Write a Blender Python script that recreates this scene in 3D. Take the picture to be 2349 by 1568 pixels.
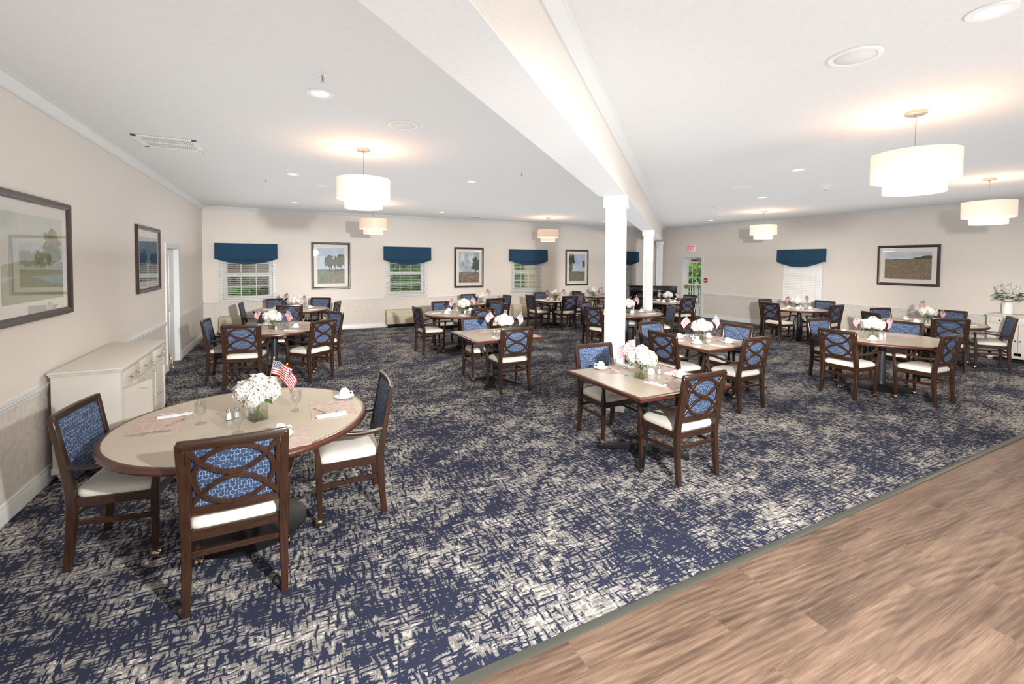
import bpy, bmesh, math, random
import numpy as np
from mathutils import Vector, Matrix
random.seed(7)
C = bpy.context.scene.collection
PI = math.pi
for o in list(bpy.data.objects): bpy.data.objects.remove(o)

# ------------------------------------------------------------------ camera
EYE = 1.85
FPX, CX, CY = 1031.98, 1176.39, 634.5
PIT, ROL, YAW = 0.03152, 0.00607, 0.46718
fwd = Vector((math.sin(YAW)*math.cos(PIT), math.cos(YAW)*math.cos(PIT), -math.sin(PIT)))
r0 = Vector((math.cos(YAW), -math.sin(YAW), 0)); u0 = r0.cross(fwd)
rgt = r0*math.cos(ROL)+u0*math.sin(ROL); upv = u0*math.cos(ROL)-r0*math.sin(ROL)
cd = bpy.data.cameras.new('camera'); cam = bpy.data.objects.new('camera', cd); C.objects.link(cam)
cd.sensor_fit = 'HORIZONTAL'; cd.sensor_width = 36; cd.lens = FPX/2349*36
cd.shift_x = (1174.5-CX)/2349; cd.shift_y = (CY-784)/2349; cd.clip_start = .05; cd.clip_end = 300
M4 = Matrix((rgt, upv, -fwd)).transposed().to_4x4(); M4.translation = (0, 0, EYE); cam.matrix_world = M4
bpy.context.scene.camera = cam
def px(P):
    d = Vector(P)-Vector((0, 0, EYE)); z = d.dot(fwd)
    return CX+FPX*d.dot(rgt)/z, CY-FPX*d.dot(upv)/z, z

# ------------------------------------------------------------------ world, exposure
W = bpy.data.worlds.new('world'); bpy.context.scene.world = W; W.use_nodes = True
wn = W.node_tree.nodes; bg = wn['Background']
bg.inputs[0].default_value = (0.90, 0.95, 1.0, 1); bg.inputs[1].default_value = .6
vs = bpy.context.scene.view_settings
vs.view_transform = 'Standard'; vs.look = 'None'; vs.exposure = 0.13; vs.gamma = 1; vs.use_curve_mapping = False

# ------------------------------------------------------------------ room dimensions
XL, XR, YW, YB, ZC = -1.785, 12.91, 13.0, -4.5, 3.16
ZR = 0.82; YE = 1.84
def light(kind, name, loc, energy, color=(1, 1, 1), **kw):
    l = bpy.data.lights.new(name, kind); l.energy = energy; l.color = color
    for k, v in kw.items():
        if k != 'rot': setattr(l, k, v)
    o = bpy.data.objects.new(name, l); o.location = loc
    if 'rot' in kw: o.rotation_euler = kw['rot']
    C.objects.link(o); return o
# the photographer's strobe, to the right of and behind the camera
def aim(p, q): return (Vector(q)-Vector(p)).to_track_quat('-Z', 'Y').to_euler()
light('SPOT', 'strobe_light', (1.4, -.35, 2.28), 1150, (1, .985, .96), shadow_soft_size=.05, spot_size=math.radians(136), spot_blend=.8, rot=aim((1.4, -.35, 2.28), (2.0, 1.8, 0)))
# added fill panel behind the camera, no known lamp there
light('AREA', 'rear_fill', (0, -3.2, 1.2), 70, (1, .985, .965), shape='RECTANGLE', size=7, size_y=2.2, rot=(math.radians(118), 0, 0))

light('AREA', 'left_wall_fill', (4.3, -2.2, 1.5), 130, (1, .985, .96), shape='RECTANGLE', size=1.6, size_y=1.2, rot=aim((4.3, -2.2, 1.5), (-1.8, 3.6, .9)))  # added fill aimed at the dim left wall, not a known lamp
# narrow fill spots added at the strobe position to lift the far walls
for q, e in (((-1.2, 13, .6), 3100), ((2.6, 13, .6), 2700), ((6.4, 13, .5), 2400), ((11.4, 13, .4), 3300), ((12.9, 8.6, .4), 3000), ((12.9, 5.2, .5), 2200), ((12.9, 2.2, .5), 1700)):
    light('SPOT', 'far_wall_fill', (1.4, -.35, 2.32), e, (1, .975, .95), spot_size=math.radians(29), spot_blend=1.0, shadow_soft_size=.14, rot=aim((1.4, -.35, 2.32), q))
# added upward panel floating mid-room to brighten the ceiling, no real source
light('AREA', 'ceiling_fill', (5.3, 6.4, 1.9), 300, (.97, .99, 1), shape='RECTANGLE', size=13.4, size_y=11.6, rot=(PI, 0, 0))

light('SUN', 'garden_fill_sun', (0, 0, 20), 3.2, (1, .97, .9), angle=.02, rot=aim((-.35, -.5, .85), (0, 0, 0)))  # sun added over the roof to brighten the planting outside

# ------------------------------------------------------------------ materials
def mat(name, col=(.8, .8, .8), rough=.5, metal=0, **kw):
    m = bpy.data.materials.new(name); m.use_nodes = True
    b = m.node_tree.nodes['Principled BSDF']
    b.inputs['Base Color'].default_value = (*col, 1); b.inputs['Roughness'].default_value = rough
    b.inputs['Metallic'].default_value = metal
    for k, v in kw.items(): b.inputs[k.replace('_', ' ')].default_value = v
    return m
class NT:
    def __init__(s, m): s.t = m.node_tree; s.n = s.t.nodes; s.b = s.n.get('Principled BSDF')
    def add(s, typ, **kw):
        n = s.n.new(typ)
        for k, v in kw.items(): setattr(n, k, v)
        return n
    def link(s, a, b): s.t.links.new(a, b)
    def coord(s, sc=(1, 1, 1), rot=(0, 0, 0), kind='Object'):
        tc = s.add('ShaderNodeTexCoord'); mp = s.add('ShaderNodeMapping')
        mp.inputs['Scale'].default_value = sc; mp.inputs['Rotation'].default_value = rot
        s.link(tc.outputs[kind], mp.inputs[0]); return mp.outputs[0]
    def noise(s, vec, scale=5, detail=3, rough=.5):
        n = s.add('ShaderNodeTexNoise'); n.inputs['Scale'].default_value = scale
        n.inputs['Detail'].default_value = detail; n.inputs['Roughness'].default_value = rough
        s.link(vec, n.inputs['Vector']); return n.outputs['Fac']
    def m(s, op, a, b=None, c=None, clamp=False):
        n = s.add('ShaderNodeMath', operation=op, use_clamp=clamp)
        for i, v in enumerate((a, b, c)):
            if v is None: continue
            if isinstance(v, (int, float)): n.inputs[i].default_value = v
            else: s.link(v, n.inputs[i])
        return n.outputs[0]
    def v(s, op, a, b=None, out=0):
        n = s.add('ShaderNodeVectorMath', operation=op)
        for i, x in enumerate((a, b)):
            if x is None: continue
            if isinstance(x, tuple): n.inputs[i].default_value = x
            else: s.link(x, n.inputs[i])
        return n.outputs['Value'] if op in ('DOT_PRODUCT', 'LENGTH') else n.outputs[0]
    def ramp(s, fac, stops, interp='LINEAR'):
        n = s.add('ShaderNodeValToRGB'); r = n.color_ramp; r.interpolation = interp
        while len(r.elements) > 1: r.elements.remove(r.elements[0])
        r.elements[0].position = stops[0][0]; r.elements[0].color = (*stops[0][1], 1)
        for p, c in stops[1:]:
            e = r.elements.new(p); e.color = (*c, 1)
        s.link(fac, n.inputs[0]); return n.outputs[0]
    def mix(s, fac, a, b):
        n = s.add('ShaderNodeMix', data_type='RGBA')
        for i, x in ((0, fac), (6, a), (7, b)):
            if isinstance(x, tuple): n.inputs[i].default_value = (*x, 1)
            elif isinstance(x, (int, float)): n.inputs[i].default_value = x
            else: s.link(x, n.inputs[i])
        return n.outputs[2]
    def bump(s, h, strength=.3, dist=.01):
        n = s.add('ShaderNodeBump'); n.inputs['Strength'].default_value = strength
        n.inputs['Distance'].default_value = dist
        s.link(h, n.inputs['Height']); s.link(n.outputs[0], s.b.inputs['Normal'])
    def base(s, c): s.link(c, s.b.inputs['Base Color'])

def mottled(name, a, b, scale, rough=.6, bump=0, sc=(1, 1, 1), **kw):
    m = mat(name, a, rough, **kw); t = NT(m); f = t.noise(t.coord(sc), scale, 4)
    t.base(t.ramp(f, [(.35, a), (.65, b)]))
    if bump: t.bump(f, bump)
    return m
def srgb(r, g, b):
    f = lambda c: (c/255/12.92) if c/255 <= .04045 else ((c/255+.055)/1.055)**2.4
    return (f(r), f(g), f(b))

# carpet: navy ground with broken cross-hatched grey and cream strokes
M = {}
m = mat('carpet_material', (.03, .04, .1), .95); t = NT(m)
wob = t.add('ShaderNodeTexNoise'); wob.inputs['Scale'].default_value = 9; t.link(t.coord(), wob.inputs['Vector'])
off = t.v('MULTIPLY', t.v('SUBTRACT', wob.outputs['Color'], (.5, .5, .5)), (.022, .022, 0))
base = t.v('ADD', t.coord(), off)
n1 = t.noise(t.v('MULTIPLY', base, (9, 60, 1)), 1, 2.2, .6)
n2 = t.noise(t.v('MULTIPLY', base, (46, 11, 1)), 1, 2.2, .6)
big = t.noise(t.v('MULTIPLY', base, (1.1, 1.6, 1)), 1, 3, .6)
mid = t.noise(t.v('MULTIPLY', base, (4.5, 6.5, 1)), 1, 2, .5)
mn = t.m('MINIMUM', n1, n2)
bigo = t.m('ADD', t.m('MULTIPLY', t.m('SUBTRACT', big, .5), .36), t.m('MULTIPLY', t.m('SUBTRACT', mid, .5), .22))
vv = t.m('ADD', mn, bigo)
lightmask = t.ramp(vv, [(.462, (0, 0, 0)), (.476, (1, 1, 1))])
cream = t.ramp(t.m('ADD', vv, t.m('MULTIPLY', t.m('SUBTRACT', t.noise(t.coord(), 30, 2), .5), .25)), [(.54, (0, 0, 0)), (.60, (1, 1, 1))])
vor = t.add('ShaderNodeTexVoronoi'); vor.inputs['Scale'].default_value = 38; t.link(base, vor.inputs['Vector'])
dots = t.m('MULTIPLY', t.m('LESS_THAN', vor.outputs['Distance'], .24), t.m('GREATER_THAN', bigo, .015))
fine = t.noise(t.coord(), 420, 2)
navy = t.ramp(fine, [(.3, (.0115, .014, .028)), (.7, (.030, .0355, .067))])
grey = t.ramp(fine, [(.3, (.145, .137, .13)), (.7, (.235, .22, .207))])
crm = t.ramp(fine, [(.3, (.36, .335, .30)), (.7, (.52, .49, .45))])
c = t.mix(t.m('MULTIPLY', cream, .85), grey, crm); c = t.mix(t.m('MULTIPLY', dots, .75), c, (.62, .60, .56))
t.base(t.mix(lightmask, navy, c)); t.bump(fine, .5, .004); M['carpet'] = m
t.b.inputs['Specular IOR Level'].default_value = .15

# vinyl planks
m = mat('vinyl_plank_material', (.3, .2, .13), .45); t = NT(m); co = t.coord()
br = t.add('ShaderNodeTexBrick'); t.link(co, br.inputs['Vector'])
br.inputs['Scale'].default_value = 1; br.inputs['Brick Width'].default_value = 1.22; br.inputs['Row Height'].default_value = .18
br.inputs['Mortar Size'].default_value = .0009; br.offset = .37; br.inputs['Color1'].default_value = (0, 0, 0, 1); br.inputs['Color2'].default_value = (1, 1, 1, 1)
br.inputs['Mortar'].default_value = (.5, .5, .5, 1)
pid = br.outputs['Color']
shift = t.v('ADD', co, t.v('MULTIPLY', pid, (3.1, 1.7, 0)))
g1 = t.noise(t.v('MULTIPLY', shift, (1.1, 9, 1)), 1, 6, .66)
g2 = t.noise(t.v('MULTIPLY', shift, (4, 130, 1)), 1, 4, .65)
wv = t.add('ShaderNodeTexWave', wave_type='BANDS', bands_direction='Y'); wv.inputs['Scale'].default_value = 7; wv.inputs['Distortion'].default_value = 7
wv.inputs['Detail'].default_value = 2; wv.inputs['Detail Scale'].default_value = .5
t.link(t.v('MULTIPLY', shift, (.35, 1, 1)), wv.inputs['Vector'])
wr = t.add('ShaderNodeTexWave', wave_type='RINGS', rings_direction='SPHERICAL'); wr.inputs['Scale'].default_value = 9; wr.inputs['Distortion'].default_value = 14
wr.inputs['Detail'].default_value = 1; wr.inputs['Detail Scale'].default_value = .35; t.link(t.v('MULTIPLY', shift, (.22, 1, 1)), wr.inputs['Vector'])
ring = t.m('MULTIPLY', t.m('SUBTRACT', wr.outputs['Fac'], .5), t.m('MULTIPLY', t.m('GREATER_THAN', t.noise(t.v('MULTIPLY', shift, (.9, 3.5, 1)), 1, 1), .47), .075))
g = t.m('ADD', t.m('ADD', t.m('MULTIPLY', g1, .60), ring), t.m('ADD', t.m('MULTIPLY', g2, .37), t.m('MULTIPLY', wv.outputs['Fac'], .03)))
col = t.ramp(g, [(.36, (.030, .017, .011)), (.45, (.074, .044, .029)), (.53, (.125, .078, .052)), (.66, (.215, .146, .102))])
col = t.mix(t.m('MULTIPLY', pid, .22), col, (.19, .12, .083))
t.base(t.mix(t.m('MULTIPLY', br.outputs['Fac'], .45), col, (.09, .05, .03))); t.bump(g2, .12, .002); M['vinyl'] = m

M['strip'] = mat('transition_strip_material', (.055, .055, .045), .4)
M['wall'] = mottled('wall_paint', (.66, .61, .56), (.70, .65, .60), 60, .75, .05)
M['wainscot'] = mottled('wainscot_wallpaper', (.56, .515, .47), (.66, .61, .56), 22, .6, .03)
M['ceil'] = mottled('ceiling_paint', (.70, .70, .70), (.73, .73, .73), 40, .85, .04)
M['trim'] = mat('white_trim_paint', (.65, .655, .65), .35)
M['cabinet'] = mat('cream_cabinet_paint', (.66, .62, .56), .38)
M['black'] = mat('black_gloss', (.008, .008, .009), .12)
M['blackmatte'] = mat('black_metal', (.012, .012, .013), .42, .3)
M['greymetal'] = mat('grey_metal', (.05, .055, .062), .35, .6)
M['brass'] = mat('brass', (.70, .50, .22), .22, 1)
M['bronze'] = mat('antique_brass', (.36, .27, .17), .2, 1)
M['steel'] = mat('polished_steel', (.62, .60, .57), .18, 1)
M['nickel'] = mat('brushed_nickel', (.55, .48, .42), .28, 1)
M['china'] = mat('white_china', (.86, .86, .84), .12)
M['plastic'] = mat('white_plastic', (.80, .80, .79), .4)
M['napkin'] = mottled('white_napkin', (.80, .80, .79), (.88, .88, .87), 90, .85, .3)
M['cloth_white'] = None
M['red'] = mat('red_plastic', (.45, .015, .015), .35)
M['ptac'] = mat('beige_metal', (.47, .42, .31), .5)
M['ptacdark'] = mat('dark_grille', (.12, .10, .07), .6)
M['leaf'] = mottled('leaf_green', (.03, .09, .015), (.09, .2, .04), 30, .5)
M['petal'] = mottled('white_petal', (.68, .66, .58), (.76, .75, .70), 12, .6)
M['flaggold'] = mat('gold_paint', (.75, .5, .12), .3, .6)
M['twine'] = mat('twine', (.30, .17, .09), .9)
M['print_dark'] = mat('black_recess', (.02, .02, .02), .9)

def wood(name, a, b, sc, rough=.3, coat=.35):
    m = mat(name, a, rough, Coat_Weight=coat*.6, Coat_Roughness=.2); t = NT(m)
    f = t.noise(t.coord(sc), 1, 4, .6); t.base(t.ramp(f, [(.3, a), (.7, b)])); return m
M['wood'] = wood('walnut_wood', (.0165, .0066, .0032), (.044, .0175, .0082), (60, 60, 7))
M['woodh'] = wood('walnut_wood_rail', (.0165, .0066, .0032), (.044, .0175, .0082), (7, 60, 60))
M['edge'] = wood('mahogany_edge', (.045, .011, .0062), (.080, .024, .013), (9, 9, 50), .3)
M['frame'] = wood('dark_frame_wood', (.018, .009, .007), (.050, .024, .019), (40, 40, 40), .35)
m = mat('table_laminate', (.5, .43, .34), .28); t = NT(m); f = t.noise(t.coord(), 350, 3, .7)
t.base(t.ramp(f, [(.35, (.40, .335, .255)), (.65, (.52, .455, .36))])); M['laminate'] = m
m = mat('seat_vinyl', (.62, .585, .52), .55); t = NT(m); f = t.noise(t.coord((60, 400, 60)), 1, 3)
t.base(t.ramp(f, [(.3, (.58, .55, .49)), (.7, (.68, .65, .59))])); M['seat'] = m
# blue upholstery with a fine hexagonal line pattern
m = mat('blue_hexagon_fabric', (.05, .1, .25), .8); t = NT(m)
co = t.coord((1, 1, 1)); sp = t.add('ShaderNodeSeparateXYZ'); t.link(co, sp.inputs[0])
cb = t.add('ShaderNodeCombineXYZ'); t.link(sp.outputs['X'], cb.inputs[0]); t.link(sp.outputs['Z'], cb.inputs[1])
p = t.v('ADD', t.v('MULTIPLY', cb.outputs[0], (38, 38, 0)), (100, 173.20508, 0))
R_ = (1, 1.7320508, 1); h_ = (.5, .8660254, 0)
a = t.v('SUBTRACT', t.v('MODULO', p, R_), h_); b = t.v('SUBTRACT', t.v('MODULO', t.v('ADD', p, h_), R_), h_)
ls = t.m('LESS_THAN', t.v('LENGTH', a), t.v('LENGTH', b))
mx = t.add('ShaderNodeMix', data_type='VECTOR'); t.link(ls, mx.inputs[0]); t.link(b, mx.inputs[4]); t.link(a, mx.inputs[5])
g = t.v('ABSOLUTE', mx.outputs[1]); sg = t.add('ShaderNodeSeparateXYZ'); t.link(g, sg.inputs[0])
d = t.m('MAXIMUM', t.v('DOT_PRODUCT', g, h_), sg.outputs[0])
keep = t.m('GREATER_THAN', t.noise(t.v('MULTIPLY', cb.outputs[0], (45, 45, 1)), 1, 0), .40)
line = t.m('MULTIPLY', t.m('GREATER_THAN', d, .445), keep)
spoke = t.m('MULTIPLY', t.m('LESS_THAN', sg.outputs[0], .04), t.m('GREATER_THAN', t.noise(t.v('MULTIPLY', cb.outputs[0], (30, 30, 1)), 1, 0), .55))
line = t.m('MAXIMUM', line, spoke)
fn = t.noise(t.coord(), 500, 1)
t.base(t.mix(t.m('MULTIPLY', line, .8), t.ramp(fn, [(.3, (.015, .033, .082)), (.7, (.025, .053, .122))]), (.26, .31, .40))); M['blue'] = m
m = mat('valance_fabric', (.008, .045, .10), .9); t = NT(m); f = t.noise(t.coord(), 260, 2)
t.base(t.ramp(f, [(.3, (.006, .035, .075)), (.7, (.011, .058, .115))])); M['valance'] = m
# placemat: pinkish with pale leaf veins
m = mat('placemat_material', (.5, .32, .27), .6); t = NT(m)
v_ = t.add('ShaderNodeTexVoronoi', feature='DISTANCE_TO_EDGE'); v_.inputs['Scale'].default_value = 1
t.link(t.coord((9, 17, 1), (0, 0, .6)), v_.inputs['Vector'])
t.base(t.mix(t.m('LESS_THAN', v_.outputs['Distance'], .09), (.44, .33, .285), (.50, .39, .34))); M['placemat'] = m

def glassmat(name, tint=(1, 1, 1), rough=0, ior=1.45):
    m = bpy.data.materials.new(name); m.use_nodes = True; t = NT(m); t.n.remove(t.b)
    lw = t.add('ShaderNodeLayerWeight'); lw.inputs['Blend'].default_value = .5
    f0 = ((ior-1)/(ior+1))**2
    fac = t.m('ADD', t.m('MULTIPLY', t.m('POWER', lw.outputs['Facing'], 5), (1-f0)), f0)
    tr = t.add('ShaderNodeBsdfTransparent'); tr.inputs[0].default_value = (*tint, 1)
    gl = t.add('ShaderNodeBsdfGlossy'); gl.inputs['Roughness'].default_value = rough
    ms = t.add('ShaderNodeMixShader'); t.link(fac, ms.inputs[0]); t.link(tr.outputs[0], ms.inputs[1]); t.link(gl.outputs[0], ms.inputs[2])
    t.link(ms.outputs[0], t.n['Material Output'].inputs[0]); return m
M['pane'] = glassmat('window_glass', (.93, .96, .95))
M['glass'] = glassmat('clear_glass', (.95, .96, .96), .02, 1.75)
M['picglass'] = glassmat('picture_glass', (.97, .97, .97), .01, 1.5)
M['water'] = glassmat('vase_water', (.95, .92, .70), .0, 1.33)
def emit(name, col, strength):
    m = bpy.data.materials.new(name); m.use_nodes = True; t = NT(m)
    t.b.inputs['Base Color'].default_value = (*col, 1); t.b.inputs['Emission Color'].default_value = (*col, 1)
    t.b.inputs['Emission Strength'].default_value = strength; return m
M['shade'] = emit('linen_shade', (.80, .64, .52), .50)
M['shade_dim'] = emit('linen_shade_dim', (.72, .52, .40), .30)
M['diffuser'] = emit('lit_diffuser', (1.0, .90, .76), 2.2)
M['bulb'] = emit('downlight_lens', (1.0, .88, .72), 3.0)
# flag: stripes and a starred canton, from the flag's own coordinates
m = mat('flag_cloth', (.8, .8, .8), .8); t = NT(m); uv = t.add('ShaderNodeUVMap'); su = t.add('ShaderNodeSeparateXYZ'); t.link(uv.outputs[0], su.inputs[0])
st = t.m('MODULO', t.m('FLOOR', t.m('MULTIPLY', su.outputs[1], 13)), 2)
col = t.mix(st, (.38, .006, .02), (.60, .585, .57))
can = t.m('MULTIPLY', t.m('LESS_THAN', su.outputs[0], .42), t.m('GREATER_THAN', su.outputs[1], .4615))
gx = t.m('MULTIPLY', su.outputs[0], 11/.42); gy = t.m('MULTIPLY', t.m('SUBTRACT', su.outputs[1], .4615), 9/.5385)
fx = t.m('SUBTRACT', t.m('FRACT', gx), .5); fy = t.m('SUBTRACT', t.m('FRACT', gy), .5)
dd = t.m('SQRT', t.m('ADD', t.m('MULTIPLY', fx, fx), t.m('MULTIPLY', fy, fy)))
par = t.m('LESS_THAN', t.m('MODULO', t.m('ADD', t.m('FLOOR', gx), t.m('FLOOR', gy)), 2), .5)
star = t.m('MULTIPLY', t.m('LESS_THAN', dd, .43), par)
t.base(t.mix(can, col, t.mix(star, (.012, .022, .10), (.6, .6, .6)))); M['flag'] = m
# exterior
M['grass'] = mottled('lawn_grass', (.05, .12, .02), (.14, .26, .05), 8, .9, .3)
M['foliage'] = mottled('hedge_foliage', (.012, .035, .008), (.10, .20, .03), 14, .8, 1)
M['foliage2'] = mottled('tree_foliage', (.05, .16, .015), (.35, .55, .12), 11, .8, 1)
M['ochre'] = mottled('ochre_siding', (.42, .34, .18), (.5, .42, .24), 5, .8)
M['paving'] = mottled('outdoor_paving', (.28, .22, .18), (.36, .3, .25), 6, .8)
M['mulch'] = mottled('mulch_bed', (.10, .06, .05), (.2, .14, .11), 25, .9)

# ------------------------------------------------------------------ mesh builder
class MB:
    def __init__(s): s.v = []; s.f = []
    def add(s, vs, fs):
        n = len(s.v); s.v += [tuple(v) for v in vs]; s.f += [tuple(i+n for i in f) for f in fs]; return s
    def box(s, c, d, rz=0, rx=0):
        x, y, z = d[0]/2, d[1]/2, d[2]/2
        R = Matrix.Rotation(rz, 3, 'Z') @ Matrix.Rotation(rx, 3, 'X')
        vs = [Vector(c)+R@Vector((a*x, b*y, e*z)) for a in (-1, 1) for b in (-1, 1) for e in (-1, 1)]
        return s.add(vs, [(0, 1, 3, 2), (4, 6, 7, 5), (0, 4, 5, 1), (2, 3, 7, 6), (0, 2, 6, 4), (1, 5, 7, 3)])
    def b2(s, lo, hi): return s.box([(a+b)/2 for a, b in zip(lo, hi)], [abs(b-a) for a, b in zip(lo, hi)])
    def rect_sweep(s, pts, w, d, side, closed=False):
        """rectangular section: w along side(i) vector, d along the cross direction"""
        P = [Vector(p) for p in pts]; n = len(P); vs = []
        for i, p in enumerate(P):
            a = P[(i-1) % n] if (closed or i) else P[0]; b = P[(i+1) % n] if (closed or i < n-1) else P[-1]
            tg = (b-a).normalized(); sd = Vector(side[i] if isinstance(side, list) else side)
            sd = (sd-tg*sd.dot(tg)).normalized(); q = tg.cross(sd)
            ww = (w[i] if isinstance(w, (list, tuple)) else w)/2; dd = (d[i] if isinstance(d, (list, tuple)) else d)/2
            vs += [p+sd*ww+q*dd, p-sd*ww+q*dd, p-sd*ww-q*dd, p+sd*ww-q*dd]
        fs = []
        for i in range(n if closed else n-1):
            j = (i+1) % n
            for k in range(4): fs.append((4*i+k, 4*i+(k+1) % 4, 4*j+(k+1) % 4, 4*j+k))
        if not closed: fs += [(3, 2, 1, 0), (4*n-4, 4*n-3, 4*n-2, 4*n-1)]
        return s.add(vs, fs)
    def lathe(s, prof, c=(0, 0, 0), n=24, a0=0, sx=1, sy=1, cap=True):
        vs = []; m = len(prof)
        for r, z in prof:
            for k in range(n):
                a = a0+2*PI*k/n; vs.append((c[0]+r*math.cos(a)*sx, c[1]+r*math.sin(a)*sy, c[2]+z))
        fs = [(i*n+k, i*n+(k+1) % n, (i+1)*n+(k+1) % n, (i+1)*n+k) for i in range(m-1) for k in range(n)]
        if cap: fs += [tuple(range(n-1, -1, -1)), tuple((m-1)*n+k for k in range(n))]
        return s.add(vs, fs)
    def tube(s, pts, r, n=8):
        P = [Vector(p) for p in pts]; vs = []; up = Vector((0, 0, 1))
        for i, p in enumerate(P):
            tg = (P[min(i+1, len(P)-1)]-P[max(i-1, 0)]).normalized()
            a = tg.cross(up) if abs(tg.dot(up)) < .95 else tg.cross(Vector((1, 0, 0))); a.normalize(); b = tg.cross(a)
            rr = r[i] if isinstance(r, (list, tuple)) else r
            vs += [p+(a*math.cos(2*PI*k/n)+b*math.sin(2*PI*k/n))*rr for k in range(n)]
        fs = [(i*n+k, i*n+(k+1) % n, (i+1)*n+(k+1) % n, (i+1)*n+k) for i in range(len(P)-1) for k in range(n)]
        fs += [tuple(range(n-1, -1, -1)), tuple((len(P)-1)*n+k for k in range(n))]
        return s.add(vs, fs)
    def ball(s, c, r, n=10, sq=(1, 1, 1)):
        prof = [(max(1e-4, math.sin(PI*i/n)*r), -math.cos(PI*i/n)*r*sq[2]) for i in range(n+1)]
        return s.lathe(prof, c, n*2, 0, sq[0], sq[1])
    def extrude(s, poly, o, u, v, w):
        """polygon (a,b) list placed at o + a*u + b*v, extruded by vector w"""
        o, u, v, w = map(Vector, (o, u, v, w)); n = len(poly)
        vs = [o+u*a+v*b for a, b in poly]+[o+u*a+v*b+w for a, b in poly]
        fs = [tuple(range(n-1, -1, -1)), tuple(range(n, 2*n))]+[(i, (i+1) % n, n+(i+1) % n, n+i) for i in range(n)]
        return s.add(vs, fs)
    def build(s, name, material, parent=None, bevel=0, seg=2, smooth=35, loc=None, rz=0):
        me = bpy.data.meshes.new(name); me.from_pydata(s.v, [], s.f)
        bm = bmesh.new(); bm.from_mesh(me)
        bmesh.ops.recalc_face_normals(bm, faces=bm.faces)
        if bevel:
            ed = [e for e in bm.edges if len(e.link_faces) == 2 and e.calc_face_angle(0) > .6]
            bmesh.ops.bevel(bm, geom=ed, offset=bevel, segments=seg, profile=.5, affect='EDGES', clamp_overlap=True)
        bm.to_mesh(me); bm.free()
        if smooth: me.shade_smooth(); me.set_sharp_from_angle(angle=math.radians(smooth))
        if isinstance(material, str): material = M[material]
        me.materials.append(material)
        o = bpy.data.objects.new(name, me); C.objects.link(o)
        if parent: o.parent = parent
        if loc: o.location = loc
        if rz: o.rotation_euler = (0, 0, rz)
        return o
def tag(o, label=None, cat=None, group=None, kind=None):
    for k, v in (('label', label), ('category', cat), ('group', group), ('kind', kind)):
        if v: o[k] = v
    return o
def empty(name, loc=(0, 0, 0), rz=0):
    o = bpy.data.objects.new(name, None); C.objects.link(o); o.location = loc; o.rotation_euler = (0, 0, rz); o.empty_display_size = .1
    return o
def struct(o): o['kind'] = 'structure'; return o
KIDS = {}
def tree(o):
    """remember the parts of a prototype once, so copies are cheap"""
    ch = [c for c in bpy.data.objects if c.parent == o]
    KIDS[o.name] = [(c, tree(c)) for c in ch]; return KIDS[o.name]
def copytree(o, kids):
    c = o.copy(); C.objects.link(c)
    def rec(par, ks):
        for k, kk in ks:
            d = k.copy(); C.objects.link(d); d.parent = par; rec(d, kk)
    rec(c, kids); return c
class Proto:
    def __init__(s, root): s.root = root; s.kids = tree(root) if root.type == 'EMPTY' or True else []; s.used = False
    def put(s, loc, rz=0):
        if not s.used: s.used = True; o = s.root
        else: o = copytree(s.root, s.kids)
        o.location = loc; o.rotation_euler = (0, 0, rz); return o

# ------------------------------------------------------------------ room shell
def wall_panels(name, axis, pos, thick, a0, a1, holes, z0, z1, material, parent=None):
    """a wall slab with rectangular holes (lo,hi,zlo,zhi) ; axis 'x': plane x=pos spanning y"""
    mb = MB(); xs = sorted({a0, a1, *[h[0] for h in holes], *[h[1] for h in holes]})
    for l, h in zip(xs[:-1], xs[1:]):
        cuts = [(H[2], H[3]) for H in holes if H[0] <= l+1e-6 and H[1] >= h-1e-6]
        z = z0
        for c0, c1 in sorted(cuts)+[(z1, z1)]:
            c0 = min(max(c0, z0), z1); c1 = min(max(c1, z0), z1)
            if c0 > z+1e-6:
                if axis == 'x': mb.b2((pos, l, z), (pos+thick, h, c0))
                else: mb.b2((l, pos, z), (h, pos+thick, c0))
            z = max(z, c1)
    return mb.build(name, material, parent, smooth=0)
WIN = [(-1.38, -.30, .88, 2.12), (2.58, 3.64, .90, 2.12), (6.58, 7.52, .92, 2.12), (10.62, 11.52, .92, 2.12)]
WR = (7.08, 8.06, .80, 2.12)
DL = (9.30, 10.21, 0, 2.07); DR = (11.02, 11.86, 0, 2.08)
struct(wall_panels('wall_back', 'y', YW, .22, XL-.2, XR+.3, WIN, ZR, ZC, 'wall'))
struct(wall_panels('wall_back', 'y', YW, .22, XL-.2, XR+.3, WIN, 0, ZR, 'wainscot'))
struct(wall_panels('wall_left', 'x', XL, -.2, YB, YW, [DL], ZR, ZC, 'wall'))
struct(wall_panels('wall_left', 'x', XL, -.2, YB, YW, [DL], 0, ZR, 'wainscot'))
struct(wall_panels('wall_right', 'x', XR, .3, YB, YW, [(WR[0], WR[1], WR[2], WR[3]), DR], ZR, ZC, 'wall'))
struct(wall_panels('wall_right', 'x', XR, .3, YB, YW, [(WR[0], WR[1], WR[2], WR[3]), DR], 0, ZR, 'wainscot'))
struct(MB().b2((XL-.2, YE, -.1), (XR+.3, YW+.22, 0)).build('floor', 'carpet', smooth=0))
struct(MB().b2((XL-.2, YB, -.1), (XR+.3, 1.795, -.003)).build('floor', 'vinyl', smooth=0))
struct(MB().b2((XL-.2, 1.793, -.1), (XR+.3, YE+.002, .004)).build('trim_1', 'strip', bevel=.004))
struct(MB().b2((XL-.2, YB, ZC), (XR+.3, YW+.22, ZC+.2)).build('ceiling', 'ceil', smooth=0))
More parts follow.
